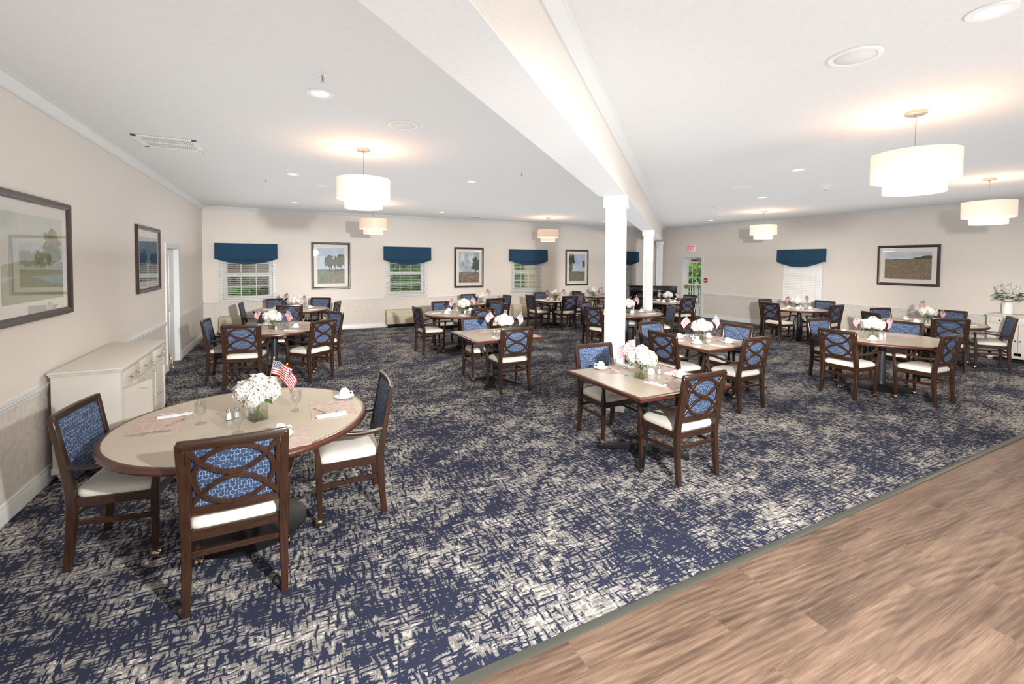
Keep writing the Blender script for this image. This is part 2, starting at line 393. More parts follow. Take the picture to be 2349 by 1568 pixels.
# mouldings
CROWN = [(0, 0), (.085, 0), (.085, -.012), (.066, -.022), (.050, -.048), (.024, -.068), (.016, -.085), (.016, -.094), (0, -.094)]
BASEP = [(0, 0), (.016, 0), (.016, .105), (.010, .118), (.013, .128), (.006, .140), (0, .140)]
RAILP = [(0, -.062), (.010, -.060), (.012, -.040), (.020, -.030), (.016, -.018), (.028, -.008), (.028, 0), (0, 0)]
def mould(name, prof, z, runs, material='trim'):
    mb = MB()
    for (wall, a, b) in runs:
        if wall == 'L': mb.extrude(prof, (XL, a, z), (1, 0, 0), (0, 0, 1), (0, b-a, 0))
        if wall == 'R': mb.extrude(prof, (XR, a, z), (-1, 0, 0), (0, 0, 1), (0, b-a, 0))
        if wall == 'B': mb.extrude(prof, (a, YW, z), (0, -1, 0), (0, 0, 1), (b-a, 0, 0))
    return struct(mb.build(name, material, smooth=30))
mould('trim_2', CROWN, ZC, [('L', YB, YW)]); mould('trim_3', CROWN, ZC, [('B', XL, XR)]); mould('trim_4', CROWN, ZC, [('R', YB, YW)])
mould('baseboard_left', BASEP, 0, [('L', YB, 9.22), ('L', 10.29, YW)])
mould('baseboard_back', BASEP, 0, [('B', XL, XR)])
mould('baseboard_right', BASEP, 0, [('R', YB, 10.94), ('R', 11.94, YW)])
mould('trim_5', RAILP, ZR+.012, [('L', YB, 9.22), ('L', 10.29, YW)])
mould('trim_6', RAILP, ZR+.012, [('B', XL, -1.50), ('B', -.20, 2.46), ('B', 3.78, 6.42), ('B', 7.66, 10.5), ('B', 11.66, XR)])
mould('trim_7', RAILP, ZR+.012, [('R', YB, 6.95), ('R', 8.2, 10.94), ('R', 11.94, YW)])
# the diagonal dropped beam and its crown
B0 = Vector((.37, 1.44, 0)); B1 = Vector((12.95, 13.05, 0)); bd = (B1-B0).normalized(); bp = Vector((bd.y, -bd.x, 0))
ZB = 2.68; S0 = B0-bd*3.2; S1 = B1+bd*.05; HB = .165
mb = MB()
def beambox(mb, o0, o1, z0, z1):
    vs = [P+bp*q+Vector((0, 0, z)) for P in (S0, S1) for q in (o0, o1) for z in (z0, z1)]
    mb.add(vs, [(0, 1, 3, 2), (4, 6, 7, 5), (0, 4, 5, 1), (2, 3, 7, 6), (0, 2, 6, 4), (1, 5, 7, 3)])
beambox(mb, -HB, HB, ZB, ZC+.01); struct(mb.build('trim_8', 'wall', smooth=0))
mb = MB(); beambox(mb, -HB-.001, HB+.001, ZB-.004, ZB+.004); struct(mb.build('trim_9', 'ceil', smooth=0))
mb = MB(); mb.extrude(CROWN, S0+bp*HB+Vector((0, 0, ZC)), bp, (0, 0, 1), S1-S0)
mb.extrude(CROWN, S0-bp*HB+Vector((0, 0, ZC)), -bp, (0, 0, 1), S1-S0); struct(mb.build('trim_10', 'trim', smooth=30))
# fluted square columns under the beam
ang = math.atan2(bd.y, bd.x)
def column(pos, label):
    t_ = empty('column', (pos.x, pos.y, 0), ang-PI/2)     # local +y runs along the beam
    w = .125; sh = MB(); n = 0
    prof = []
    for k in range(4):
        a = k*PI/2; R = Matrix.Rotation(a, 2)
        side = [(-w, -w)]
        for f in (-.062, -.0, .062): side += [(f-.014, -w), (f-.009, -w+.007), (f+.009, -w+.007), (f+.014, -w)]
        prof += [tuple(R@Vector(q)) for q in side]
    sh.extrude(prof, (0, 0, 1.02), (1, 0, 0), (0, 1, 0), (0, 0, 1.42)); sh.build('shaft', 'trim', t_, smooth=0)
    MB().box((0, 0, 2.50), (.254, .254, .14)).build('necking', 'trim', t_, bevel=.003)
    MB().box((0, 0, 2.61), (.32, .32, .14)).box((0, 0, 2.545), (.285, .285, .03)).build('capital', 'trim', t_, bevel=.006)
    MB().box((0, 0, .51), (.252, .252, 1.02)).box((0, 0, .08), (.29, .29, .16)).build('pedestal', 'trim', t_, bevel=.004)
    # applied vase-shaped moulding on each face
    outl = [(-.052, .0), (.052, 0), (.058, .02), (.058, .15), (.035, .19), (.016, .20), (.03, .215), (.022, .24), (0, .25), (-.022, .24), (-.03, .215), (-.016, .20), (-.035, .19), (-.058, .15), (-.058, .02)]
    inn = [(a*.78, .02+b*.8) for a, b in outl[:4]]+[(-.045, .14), (-.045, .03)]
    for k in range(4):
        a = k*PI/2; R = Matrix.Rotation(a, 3, 'Z'); mb = MB()
        ring = [R@Vector((q[0], -.126, .70+q[1])) for q in outl]
        mb.rect_sweep(ring, .007, .014, [R@Vector((0, -1, 0))]*len(ring), closed=True)
        mb.build('panel_moulding', 'trim', t_, smooth=0)
    t_.scale = (.92, .92, 1); t_.location += bp*.03
    return tag(t_, label, 'column', 'white columns under the beam')
for s_, lb in ((5.85*0+1, 'white fluted square column nearest the camera, behind the front square table'), (2, 'white fluted square column in the middle, before the piano'), (3, 'white fluted square column in the far corner, behind the piano')):
    pos = {1: Vector((3.70, 4.52, 0)), 2: Vector((8.10, 8.58, 0)), 3: Vector((12.62, 12.74, 0))}[s_]
    q = B0+bd*((pos-B0).dot(bd)); column(q, lb)

# ------------------------------------------------------------------ windows, blinds and valances
def window(idx, wall, lo, hi, z0, z1, closed=False):
    """sash window in its opening; local frame: u along wall, n into the room"""
    if wall == 'B': o = Vector((0, YW, 0)); u = Vector((1, 0, 0)); n = Vector((0, -1, 0))
    else: o = Vector((XR, 0, 0)); u = Vector((0, 1, 0)); n = Vector((-1, 0, 0))
    def bx(mb, a, b, c, d, e, f):          # a..b along wall, c..d depth from wall face (negative = outside), e..f height
        P = o+u*a+n*c; Q = o+u*b+n*d
        mb.b2((min(P.x, Q.x), min(P.y, Q.y), e), (max(P.x, Q.x), max(P.y, Q.y), f))
    w_ = empty('window_%d' % idx, o+u*((lo+hi)/2)+Vector((0, 0, z0))); struct(w_)
    def B(mb, name, material, par=None, **k):
        ob = mb.build(name, material, None, **k); ob.parent = par or w_
        if not par: ob.matrix_parent_inverse = Matrix.Translation(-w_.location)
        return ob
    mb = MB(); bx(mb, lo, lo+.045, -.16, -.08, z0, z1); bx(mb, hi-.045, hi, -.16, -.08, z0, z1); bx(mb, lo+.045, hi-.045, -.16, -.08, z1-.045, z1); bx(mb, lo+.045, hi-.045, -.16, -.08, z0, z0+.05)
    B(mb, 'window_frame', 'trim', smooth=0)
    zm = z0+.62
    for k, (a, b, dep) in enumerate(((z0+.05, zm, -.10), (zm, z1-.045, -.13))):
        mb = MB(); x0, x1 = lo+.045, hi-.045
        bx(mb, x0, x0+.04, dep-.015, dep+.015, a, b); bx(mb, x1-.04, x1, dep-.015, dep+.015, a, b)
        bx(mb, x0+.04, x1-.04, dep-.015, dep+.015, b-.045, b); bx(mb, x0+.04, x1-.04, dep-.015, dep+.015, a, a+.045)
        for q in (1/3, 2/3): bx(mb, x0+(x1-x0)*q-.009, x0+(x1-x0)*q+.009, dep-.008, dep+.008, a, b)
        bx(mb, x0+.04, x1-.04, dep-.007, dep+.007, (a+b)/2-.009, (a+b)/2+.009)
        B(mb, 'sash', 'trim', smooth=0)
        mb = MB(); bx(mb, x0+.02, x1-.02, dep-.002, dep+.002, a+.02, b-.02); B(mb, 'glass_pane', 'pane', smooth=0)
    mb = MB(); bx(mb, lo-.10, hi+.10, -.08, .045, z0-.035, z0-.008); B(mb, 'window_sill', 'trim', bevel=.006)
    mb = MB(); bx(mb, lo-.06, lo, -.01, .012, z0-.01, z1+.06); bx(mb, hi, hi+.06, -.01, .012, z0-.01, z1+.06); bx(mb, lo, hi, -.01, .012, z1, z1+.06); B(mb, 'casing', 'trim', smooth=0)
    return w_
def blind(wall, lo, hi, z0, z1, label, closed=False, group=None):
    if wall == 'B': o = Vector(((lo+hi)/2, YW-.05, 0)); rz = 0
    else: o = Vector((XR-.05, (lo+hi)/2, 0)); rz = -PI/2
    t_ = empty('window_blind', (o.x, o.y, z0), rz); w = hi-lo; H_ = z1-z0; mb = MB(); n = int(H_/.046)
    for k in range(n):
        z = .03+k*.046
        mb.box((0, 0, z), (w, .048, .0028), rx=math.radians(68 if closed else 6))
    mb.build('slats', 'plastic', t_, smooth=0)
    MB().box((0, 0, .008), (w, .05, .016)).build('bottom_rail', 'plastic', t_, bevel=.003)
    MB().box((0, .0, H_-.02), (w, .055, .045)).build('head_rail', 'plastic', t_, bevel=.003)
    for q in (-.36, 0.02, .36): MB().box((w*q, -.026, H_/2), (.003, .002, H_)).build('ladder_cord', 'plastic', t_, smooth=0)
    MB().tube([(-w*.46, -.04, H_-.03), (-w*.46, -.042, H_*.45)], .004, 6).build('wand', 'plastic', t_)
    return tag(t_, label, 'blind', group)
def valance(wall, lo, hi, z0, zb, z1, label, group=None):
    """board-mounted valance with a soft sagging hem"""
    if wall == 'B': o = Vector(((lo+hi)/2, YW, 0)); rz = 0
    else: o = Vector((XR, (lo+hi)/2, 0)); rz = -PI/2
    t_ = empty('window_valance', (o.x, o.y, z0), rz); w = (hi-lo)/2; D = .14
    MB().b2((-w+.005, -D+.004, z1-z0-.02), (w-.005, 0, z1-z0-.001)).build('mounting_board', 'wall', t_, smooth=0)
    mb = MB(); N = 40; h = z1-z0
    def sheet(fn, rows, thick):
        vs = []; path = [(-w, -.0), (-w-.004, -D)]+[(-w+2*w*i/N, -D-.004*math.sin(i*1.3)) for i in range(1, N)]+[(w+.004, -D), (w, 0)]
        nc = len(path)
        for r in range(rows+1):
            for i, (x, y) in enumerate(path):
                dx, dz, dy = fn(x/w, r/rows); vs.append((x+dx, y+dy, dz))
        k = len(vs); vs += [(x*(1-.004/w), y+.004, z) for x, y, z in vs]
        fs = [(r*nc+i, r*nc+i+1, (r+1)*nc+i+1, (r+1)*nc+i) for r in range(rows) for i in range(nc-1)]
        fs += [tuple(k+q for q in reversed(f)) for f in fs]
        mb.add(vs, fs)
    zl = zb-z0
    sheet(lambda u, r: (0, h-(h-zl)*r, -.012*r), 4, .004)
    mb.build('skirt', 'valance', t_, smooth=60)
    mb = MB()
    def sag(u, r):
        k = max(0, 1-u*u); low = .10*(1-k)-0.0
        zz = zl+.03-(zl+.03-0)*(r)*(k*.78+.22) ; return (0, zz+.007*math.sin(r*15)*(.4+.6*k), -.004-.012*math.sin(r*9)*k+.006)
    sheet(sag, 16, .004); mb.build('swag', 'valance', t_, smooth=60)
    return tag(t_, label, 'valance', group)
wnm = ['leftmost window', 'second window from the left', 'third window from the left', 'window behind the near column']
vals = [(-1.52, -.19), (2.46, 3.80), (6.42, 7.78), (10.42, 11.75)]
for i, (lo, hi, z0, z1) in enumerate(WIN):
    window(i+1, 'B', lo, hi, z0, z1)
    blind('B', lo-.07, hi+.08, z0+.0, z1-.0, 'white horizontal slat blind, slats open, in the %s' % wnm[i], group='slat blinds')
    valance('B', vals[i][0], vals[i][1], 1.77, 1.91, 2.28, 'dark blue fabric valance above the %s' % wnm[i], 'blue valances')
window(5, 'R', *WR)
blind('R', WR[0]-.03, WR[1]+.05, WR[2], WR[3], 'white slat blind, slats closed, in the right wall window', True, 'slat blinds')
valance('R', 6.98, 8.24, 1.77, 1.93, 2.27, 'dark blue fabric valance above the window in the right wall', 'blue valances')

# ------------------------------------------------------------------ doors
d1 = struct(empty('door_1', (XL, (DL[0]+DL[1])/2, 0)))
def PB(mb, name, material, par, **k):
    o = mb.build(name, material, None, **k); o.parent = par
    if par.type == 'EMPTY': o.matrix_parent_inverse = Matrix.Translation(-par.location)
    return o
PB(MB().b2((XL, 9.22, 0), (XL+.018, 9.31, 2.15)).b2((XL, 10.20, 0), (XL+.018, 10.29, 2.15)).b2((XL, 9.31, 2.06), (XL+.018, 10.20, 2.15)), 'door_casing', 'trim', d1, smooth=0)
lf = MB().b2((XL-.10, 9.31, .01), (XL-.06, 10.20, 2.06)); 
for (a, b, c, e) in ((9.42, 9.72, .2, .95), (9.79, 10.09, .2, .95), (9.42, 9.72, 1.08, 1.93), (9.79, 10.09, 1.08, 1.93)): lf.b2((XL-.062, a, c), (XL-.052, b, e))
PB(lf, 'door_leaf', 'trim', d1, bevel=.004)
PB(MB().b2((XL-.2, 9.29, 0), (XL, 9.312, 2.07)).b2((XL-.2, 10.198, 0), (XL, 10.22, 2.07)).b2((XL-.2, 9.29, 2.055), (XL, 10.22, 2.08)), 'door_jamb', 'trim', d1, smooth=0)
mb = MB().tube([(XL-.06, 9.40, 1.0), (XL-.01, 9.40, 1.0)], .011).tube([(XL-.01, 9.40, 1.0), (XL-.01, 9.45, 1.0), (XL-.01, 9.51, .995)], .009)
mb.lathe([(.028, 0), (.028, .01)], (XL-.045, 9.40, 1.0), 16); PB(mb, 'door_handle', 'brass', d1)
ds = MB().tube([(XL+.02, 9.36, .22), (XL+.05, 9.36, .17), (XL+.06, 9.36, .05)], .008).ball((XL+.06, 9.36, .04), .018).b2((XL+.012, 9.345, .17), (XL+.022, 9.375, .27))
PB(ds, 'kick_down_stop', 'brass', d1)
d2 = struct(empty('door_2', (XR, (DR[0]+DR[1])/2, 0)))
PB(MB().b2((XR-.018, 10.94, 0), (XR, 11.03, 2.16)).b2((XR-.018, 11.85, 0), (XR, 11.94, 2.16)).b2((XR-.018, 11.03, 2.07), (XR, 11.85, 2.16)), 'door_casing', 'trim', d2, smooth=0)
PB(MB().b2((XR, 11.0, 0), (XR+.3, 11.025, 2.08)).b2((XR, 11.855, 0), (XR+.3, 11.88, 2.08)).b2((XR, 11.0, 2.065), (XR+.3, 11.88, 2.09)), 'door_jamb', 'trim', d2, smooth=0)
X2 = XR+.12; g0, g1, gz0, gz1 = 11.14, 11.72, .32, 1.88
PB(MB().b2((X2, 11.025, .01), (X2+.045, g0, 2.065)).b2((X2, g1, .01), (X2+.045, 11.855, 2.065)).b2((X2, g0, .01), (X2+.045, g1, gz0)).b2((X2, g0, gz1), (X2+.045, g1, 2.065)), 'door_leaf', 'trim', d2, smooth=0)
mb = MB()
for q in (1/3, 2/3): mb.b2((X2+.015, g0+(g1-g0)*q-.008, gz0), (X2+.03, g0+(g1-g0)*q+.008, gz1))
for q in range(1, 6): z = gz0+(gz1-gz0)*q/6; mb.b2((X2+.015, g0, z-.008), (X2+.03, g1, z+.008))
PB(mb, 'muntins', 'trim', d2, smooth=0)
PB(MB().b2((X2+.02, g0, gz0), (X2+.024, g1, gz1)), 'glass_pane', 'pane', d2, smooth=0)
PB(MB().tube([(X2-.05, 11.06, 1.02), (X2-.05, 11.80, 1.02)], .019, 10).b2((X2-.06, 11.70, .95), (X2, 11.80, 1.09)).b2((X2-.06, 11.05, .98), (X2, 11.09, 1.06)), 'panic_bar', 'brass', d2)
PB(MB().b2((X2-.055, 11.10, 1.93), (X2, 11.55, 2.0)).tube([(X2-.03, 11.50, 2.0), (X2-.06, 11.2, 2.04)], .01), 'door_closer', 'bronze', d2, bevel=.004)
PB(MB().b2((XR, 11.02, 0), (XR+.3, 11.86, .018)), 'threshold', 'brass', d2, smooth=0)

# ------------------------------------------------------------------ dining armchair
def yb(z): return -.195-.085*max(0, (z-.45)/.49) - (.03*max(0, (.45-z)/.45)**1.6)
def bend(x): return -.016*(1-(x/.23)**2)
def make_chair():
    t_ = empty('dining_armchair')
    for s in (-1, 1):
        zs = [0, .08, .18, .30, .40, .50, .62, .75, .86, .925]
        xs = [.228, .228, .227, .226, .226, .226, .228, .232, .236, .238]
        pts = [(s*x, yb(z), z) for x, z in zip(xs, zs)]
        MB().rect_sweep(pts, [.036, .038, .041, .044, .046, .046, .045, .043, .041, .040], [.040, .041, .044, .048, .050, .048, .042, .036, .032, .030], (1, 0, 0)).build('leg', 'wood', t_, bevel=.004, seg=1)
    for s in (-1, 1):
        zs = [.055, .12, .25, .36, .44, .50, .56, .615, .635]
        xs = [.236, .237, .240, .243, .245, .247, .252, .258, .260]
        ys = [.212, .213, .216, .220, .222, .226, .234, .238, .238]
        l = MB().rect_sweep([(s*x, y, z) for x, y, z in zip(xs, ys, zs)], [.026, .028, .034, .038, .038, .032, .026, .030, .034], [.028, .030, .036, .042, .042, .034, .028, .036, .044], (1, 0, 0)).build('leg', 'wood', t_, bevel=.004, seg=1)
        cm = MB().ball((s*.236-.011, .218, .027), .0265, 8, (.55, 1, 1)).ball((s*.236+.015, .218, .027), .0265, 8, (.55, 1, 1)).lathe([(.012, .028), (.012, .056), (.016, .056), (.016, .062)], (s*.236, .212, 0), 10)
        cm.build('caster', 'bronze', l)
    # seat rails
    mb = MB().rect_sweep([(-.225, -.196, .408), (.225, -.196, .408)], .055, .024, (0, 0, 1)).rect_sweep([(-.24, .222, .408), (.24, .222, .408)], .055, .024, (0, 0, 1))
    for s in (-1, 1): mb.rect_sweep([(s*.226, -.19, .408), (s*.243, .22, .408)], .055, .024, (0, 0, 1))
    mb.build('seat_frame', 'woodh', t_, bevel=.003, seg=1)
    # side and rear stretchers
    mb = MB()
    for s in (-1, 1): mb.rect_sweep([(s*.226, -.20, .285), (s*.238, .214, .275)], .030, .018, (0, 0, 1))
    mb.rect_sweep([(-.226, -.203, .31), (.226, -.203, .31)], .030, .018, (0, 0, 1))
    mb.build('stretcher', 'woodh', t_, bevel=.002, seg=1)
    # domed seat
    mb = MB(); N = 14; vs = []
    def out(r):
        P = []
        for k in range(4*N):
            a = 2*PI*k/(4*N); c_, s_ = math.cos(a), math.sin(a); e = 2/7
            x = math.copysign(abs(c_)**e, c_); y = math.copysign(abs(s_)**e, s_)
            hw = .232+.018*(y*.5+.5)*1.0; P.append((x*hw*r, y*.212*r+.016, 0))
        return P
    rings = [(.985, .436), (1.0, .446), (1.0, .462), (.97, .476), (.88, .491), (.7, .502), (.45, .508), (.2, .510)]
    for r, z in rings: vs += [(x, y, z) for x, y, _ in out(r)]
    n = 4*N; fs = [(i*n+k, i*n+(k+1) % n, (i+1)*n+(k+1) % n, (i+1)*n+k) for i in range(len(rings)-1) for k in range(n)]
    fs += [tuple(range(n-1, -1, -1)), tuple((len(rings)-1)*n+k for k in range(n))]
    mb.add(vs, fs); mb.build('seat', 'seat', t_, smooth=60)
    # back rails
    mb = MB(); X = [-.25+.5*i/10 for i in range(11)]
    mb.rect_sweep([(x, yb(.917)+bend(x), .917) for x in X], .048, .030, (0, 0, 1)).build('top_rail', 'woodh', t_, bevel=.006)
    MB().rect_sweep([(x*.9, yb(.545)+bend(x)*.8, .545) for x in X], .045, .024, (0, 0, 1)).build('lower_rail', 'woodh', t_, bevel=.003, seg=1)
    # lattice of crossing arcs on the rear of the back
    def P3(x, z): return (x, yb(z)+bend(x)-.008, z)
    mb = MB(); zc = .731; hh = .158
    ell = [P3(.182*math.cos(a), zc+hh*math.sin(a)) for a in [2*PI*k/40 for k in range(40)]]
    mb.rect_sweep(ell, .013, .025, (0, 1, 0), closed=True)
    for s in (-1, 1):
        arc = [P3(x, zc+s*(.012+.148*abs(x/.205)**2.1)) for x in [-.207+.414*i/22 for i in range(23)]]
        mb.rect_sweep(arc, .013, .025, (0, 1, 0))
        mb.rect_sweep([P3(s*.203, .565), P3(s*.203, .735), P3(s*.203, .895)], .013, .024, (0, 1, 0))
    mb.build('lattice', 'wood', t_, bevel=.002, seg=1)
    # upholstered panel on the front of the back
    mb = MB(); nx, nz = 12, 12; vs = []; fs = []
    def pad(x, z, f): return (x, yb(z)+bend(x)+(.004 if not f else .010+.018*(1-abs(x/.215)**6)*(1-abs((z-.72)/.2)**8)), z)
    for f in (0, 1):
        for j in range(nz+1):
            for i in range(nx+1): vs.append(pad(-.207+.414*i/nx, .525+.373*j/nz, f))
    q = (nx+1)*(nz+1)
    for j in range(nz):
        for i in range(nx):
            a = j*(nx+1)+i; fs.append((a, a+1, a+nx+2, a+nx+1)); fs.append((q+a, q+a+nx+1, q+a+nx+2, q+a+1))
    bd_ = [i for i in range(nx+1)]+[j*(nx+1)+nx for j in range(1, nz+1)]+[nz*(nx+1)+i for i in range(nx-1, -1, -1)]+[j*(nx+1) for j in range(nz-1, 0, -1)]
    fs += [(bd_[k], q+bd_[k], q+bd_[(k+1) % len(bd_)], bd_[(k+1) % len(bd_)]) for k in range(len(bd_))]
    mb.add(vs, fs); mb.build('back_panel', 'blue', t_, smooth=50)
    # shaped arms
    for s in (-1, 1):
        ys = [-.225, -.16, -.08, .0, .08, .16, .225, .262]; zs = [.632, .622, .620, .630, .643, .650, .648, .640]
        xs = [.232, .243, .256, .265, .270, .268, .263, .258]
        MB().rect_sweep([(s*x, y, z) for x, y, z in zip(xs, ys, zs)], [.030, .034, .038, .042, .044, .046, .046, .038], [.026, .024, .024, .024, .024, .024, .024, .020], (1, 0, 0)).build('armrest', 'woodh', t_, bevel=.006)
    return t_
CHAIR = Proto(make_chair())

# ------------------------------------------------------------------ tables
def make_round(r):
    t_ = empty('round_table')
    MB().lathe([(r-.035, .73), (r-.032, .7575)], (0, 0, 0), 72).build('tabletop', 'laminate', t_)
    MB().lathe([(r-.034, .7580), (r-.012, .758), (r-.003, .752), (r, .742), (r, .730), (r-.006, .720), (r-.06, .718), (r-.06, .7285), (r-.034, .729)], (0, 0, 0), 72, cap=False).build('edge_band', 'edge', t_, smooth=50)
    MB().lathe([(.05, .03), (.05, .70)], (0, 0, 0), 20).build('column', 'greymetal', t_)
    MB().lathe([(.17, .70), (.17, .72)], (0, 0, 0), 24).box((0, 0, .71), (.7, .06, .02)).box((0, 0, .708), (.06, .7, .02)).build('top_plate', 'blackmatte', t_)
    b = .37 if r > .7 else .30
    MB().lathe([(b, 0), (b, .008), (b-.03, .018), (.12, .034), (.07, .06), (.055, .10)], (0, 0, 0), 40).build('base', 'blackmatte', t_)
    return t_
def make_square(h=.54):
    t_ = empty('square_table')
    MB().b2((-h+.03, -h+.03, .73), (h-.03, h-.03, .7575)).build('tabletop', 'laminate', t_, smooth=0)
    mb = MB(); pr = [(0, .7580), (.022, .758), (.030, .750), (.030, .730), (.024, .720), (-.03, .718), (-.03, .7285), (0, .7285)]
    co_ = [(-1, -1), (1, -1), (1, 1), (-1, 1)]; vs = []; n = len(pr); e = h-.03
    for cx_, cy_ in co_: vs += [(cx_*(e+a), cy_*(e+a), z) for a, z in pr]
    fs = [(i*n+k, i*n+(k+1) % n, ((i+1) % 4)*n+(k+1) % n, ((i+1) % 4)*n+k) for i in range(4) for k in range(n)]
    mb.add(vs, fs); mb.build('edge_band', 'edge', t_, smooth=0)
    MB().lathe([(.045, .06), (.045, .70)], (0, 0, 0), 20).lathe([(.06, .05), (.06, .11)], (0, 0, 0), 20).build('column', 'greymetal', t_)
    MB().box((0, 0, .709), (.65, .05, .02)).box((0, 0, .709), (.05, .65, .02)).build('top_plate', 'blackmatte', t_)
    mb = MB()
    for k in range(4):
        a = PI/4+k*PI/2; c_, s_ = math.cos(a), math.sin(a)
        mb.rect_sweep([(c_*.04, s_*.04, .075), (c_*.2, s_*.2, .06), (c_*.42, s_*.42, .028)], [.07, .065, .05], [.06, .045, .022], (-s_, c_, 0))
        mb.lathe([(.022, 0), (.022, .02)], (c_*.40, s_*.40, 0), 12)
    mb.build('base', 'blackmatte', t_, bevel=.004, seg=1)
    return t_
RT8 = Proto(make_round(.79)); RT6 = Proto(make_round(.61)); SQ = Proto(make_square())

# ------------------------------------------------------------------ tableware
def make_goblet():
    t_ = empty('water_glass')
    MB().lathe([(.034, 0), (.034, .003), (.012, .009), (.006, .022), (.009, .032), (.006, .043), (.007, .052), (.022, .060), (.032, .080), (.034, .110), (.032, .150), (.0305, .150), (.0325, .110), (.030, .082), (.020, .064), (.002, .058)], (0, 0, 0), 18).build('bowl', 'glass', t_, smooth=60)
    return t_
GOB = Proto(MB().lathe([(.034, 0), (.034, .003), (.012, .009), (.006, .022), (.009, .032), (.006, .043), (.007, .052), (.022, .060), (.032, .080), (.034, .110), (.032, .150), (.0305, .150), (.0325, .110), (.030, .082), (.020, .064), (.002, .058)], (0, 0, 0), 18).build('water_glass', 'glass', smooth=60))
TUM = Proto(MB().lathe([(.032, 0), (.036, .09), (.034, .09), (.030, .006), (.001, .006)], (0, 0, 0), 18).build('tumbler', 'glass', smooth=40))
SAU = Proto(MB().lathe([(.03, 0), (.035, .003), (.055, .008), (.074, .016), (.075, .018), (.054, .012), (.030, .008), (.001, .007)], (0, 0, 0), 28).build('saucer', 'china', smooth=60))
cup = empty('coffee_cup')
MB().lathe([(.042, .0), (.044, .002), (.043, .022), (.038, .044), (.029, .058), (.024, .062), (.024, .067), (.021, .067), (.020, .062), (.001, .061)], (0, 0, 0), 28).build('cup_body', 'china', cup, smooth=60)
MB().tube([(.038, 0, .045), (.058, 0, .046), (.068, 0, .034), (.062, 0, .020), (.042, 0, .014)], .0045, 8).build('handle', 'china', cup, smooth=60)
CUP = Proto(cup)
def grid_mat(w, d, z):
    return MB().box((0, 0, z/2), (w, d, z))
MATP = Proto(grid_mat(.42, .30, .0016).build('placemat', 'placemat', smooth=0))
nk = MB(); vs = []; N_ = 10
for j in range(5):
    for i in range(N_+1):
        x = -.10+.20*i/N_; y = -.045+.09*j/4; vs.append((x+.004*math.sin(j*2), y+.004*math.sin(i), .004+.004*abs(math.sin(i*1.1+j))*(1 if 0 < j < 4 else .3)))
vs += [(x, y, 0.0002) for x, y, z in vs]; k = 5*(N_+1); fs = []
for j in range(4):
    for i in range(N_):
        a = j*(N_+1)+i; fs += [(a, a+1, a+N_+2, a+N_+1), (k+a, k+a+N_+1, k+a+N_+2, k+a+1)]
bd_ = [i for i in range(N_+1)]+[j*(N_+1)+N_ for j in range(1, 5)]+[4*(N_+1)+i for i in range(N_-1, -1, -1)]+[j*(N_+1) for j in range(3, 0, -1)]
fs += [(bd_[q], k+bd_[q], k+bd_[(q+1) % len(bd_)], bd_[(q+1) % len(bd_)]) for q in range(len(bd_))]
NAP = Proto(nk.add(vs, fs).build('napkin', 'napkin', smooth=50))
def flat(poly, th=.0022):
    return MB().extrude(poly, (0, 0, 0), (1, 0, 0), (0, 1, 0), (0, 0, th))
FORK = Proto(flat([(-.095, -.006), (-.095, .006), (-.03, .004), (.035, .003), (.045, .011), (.092, .011), (.092, .0065), (.06, .0065), (.06, .003), (.092, .003), (.092, -.003), (.06, -.003), (.06, -.0065), (.092, -.0065), (.092, -.011), (.045, -.011), (.035, -.003), (-.03, -.004)]).build('fork', 'steel'))
KNIFE = Proto(flat([(-.105, -.007), (-.107, 0), (-.105, .007), (-.02, .005), (0, .004), (.01, .009), (.08, .010), (.105, .002), (.10, -.003), (-.02, -.005)]).build('knife', 'steel'))
sp = MB(); sp.extrude([(-.09, -.006), (-.09, .006), (-.02, .003), (.04, .0025), (.04, -.0025), (-.02, -.003)], (0, 0, 0.001), (1, 0, 0), (0, 1, 0), (0, 0, .0022))
sp.ball((.062, 0, .004), .020, 6, (1.25, .8, .18))
SPOON = Proto(sp.build('spoon', 'steel'))
sh = empty('salt_shaker')
MB().lathe([(.020, 0), (.022, .004), (.017, .055), (.015, .06)], (0, 0, 0), 14).build('glass_body', 'glass', sh)
MB().lathe([(.016, .004), (.013, .048)], (0, 0, 0), 12).build('salt', 'napkin', sh)
MB().lathe([(.016, .058), (.017, .064), (.012, .078), (.004, .082)], (0, 0, 0), 14).build('cap', 'steel', sh)
SHK = Proto(sh)
cd_ = empty('sugar_caddy')
MB().b2((-.032, -.022, 0), (.032, .022, .004)).b2((-.032, -.022, 0), (.032, -.019, .04)).b2((-.032, .019, 0), (.032, .022, .04)).b2((-.032, -.022, 0), (-.029, .022, .04)).b2((.029, -.022, 0), (.032, .022, .04)).build('dish', 'china', cd_, bevel=.002, seg=1)
for i in range(5): MB().box((-.02+.01*i, 0, .030), (.0035, .034, .05), rx=.05*i).build('packet', 'napkin', cd_, smooth=0)
CAD = Proto(cd_)
ac = empty('acrylic_menu_holder')
MB().box((0, .014, .055), (.075, .002, .11), rx=-.12).box((0, -.014, .055), (.075, .002, .11), rx=.12).build('panels', 'glass', ac, smooth=0)
MB().b2((-.038, -.03, 0), (.038, .03, .003)).build('foot', 'glass', ac, smooth=0)
ACR = Proto(ac)
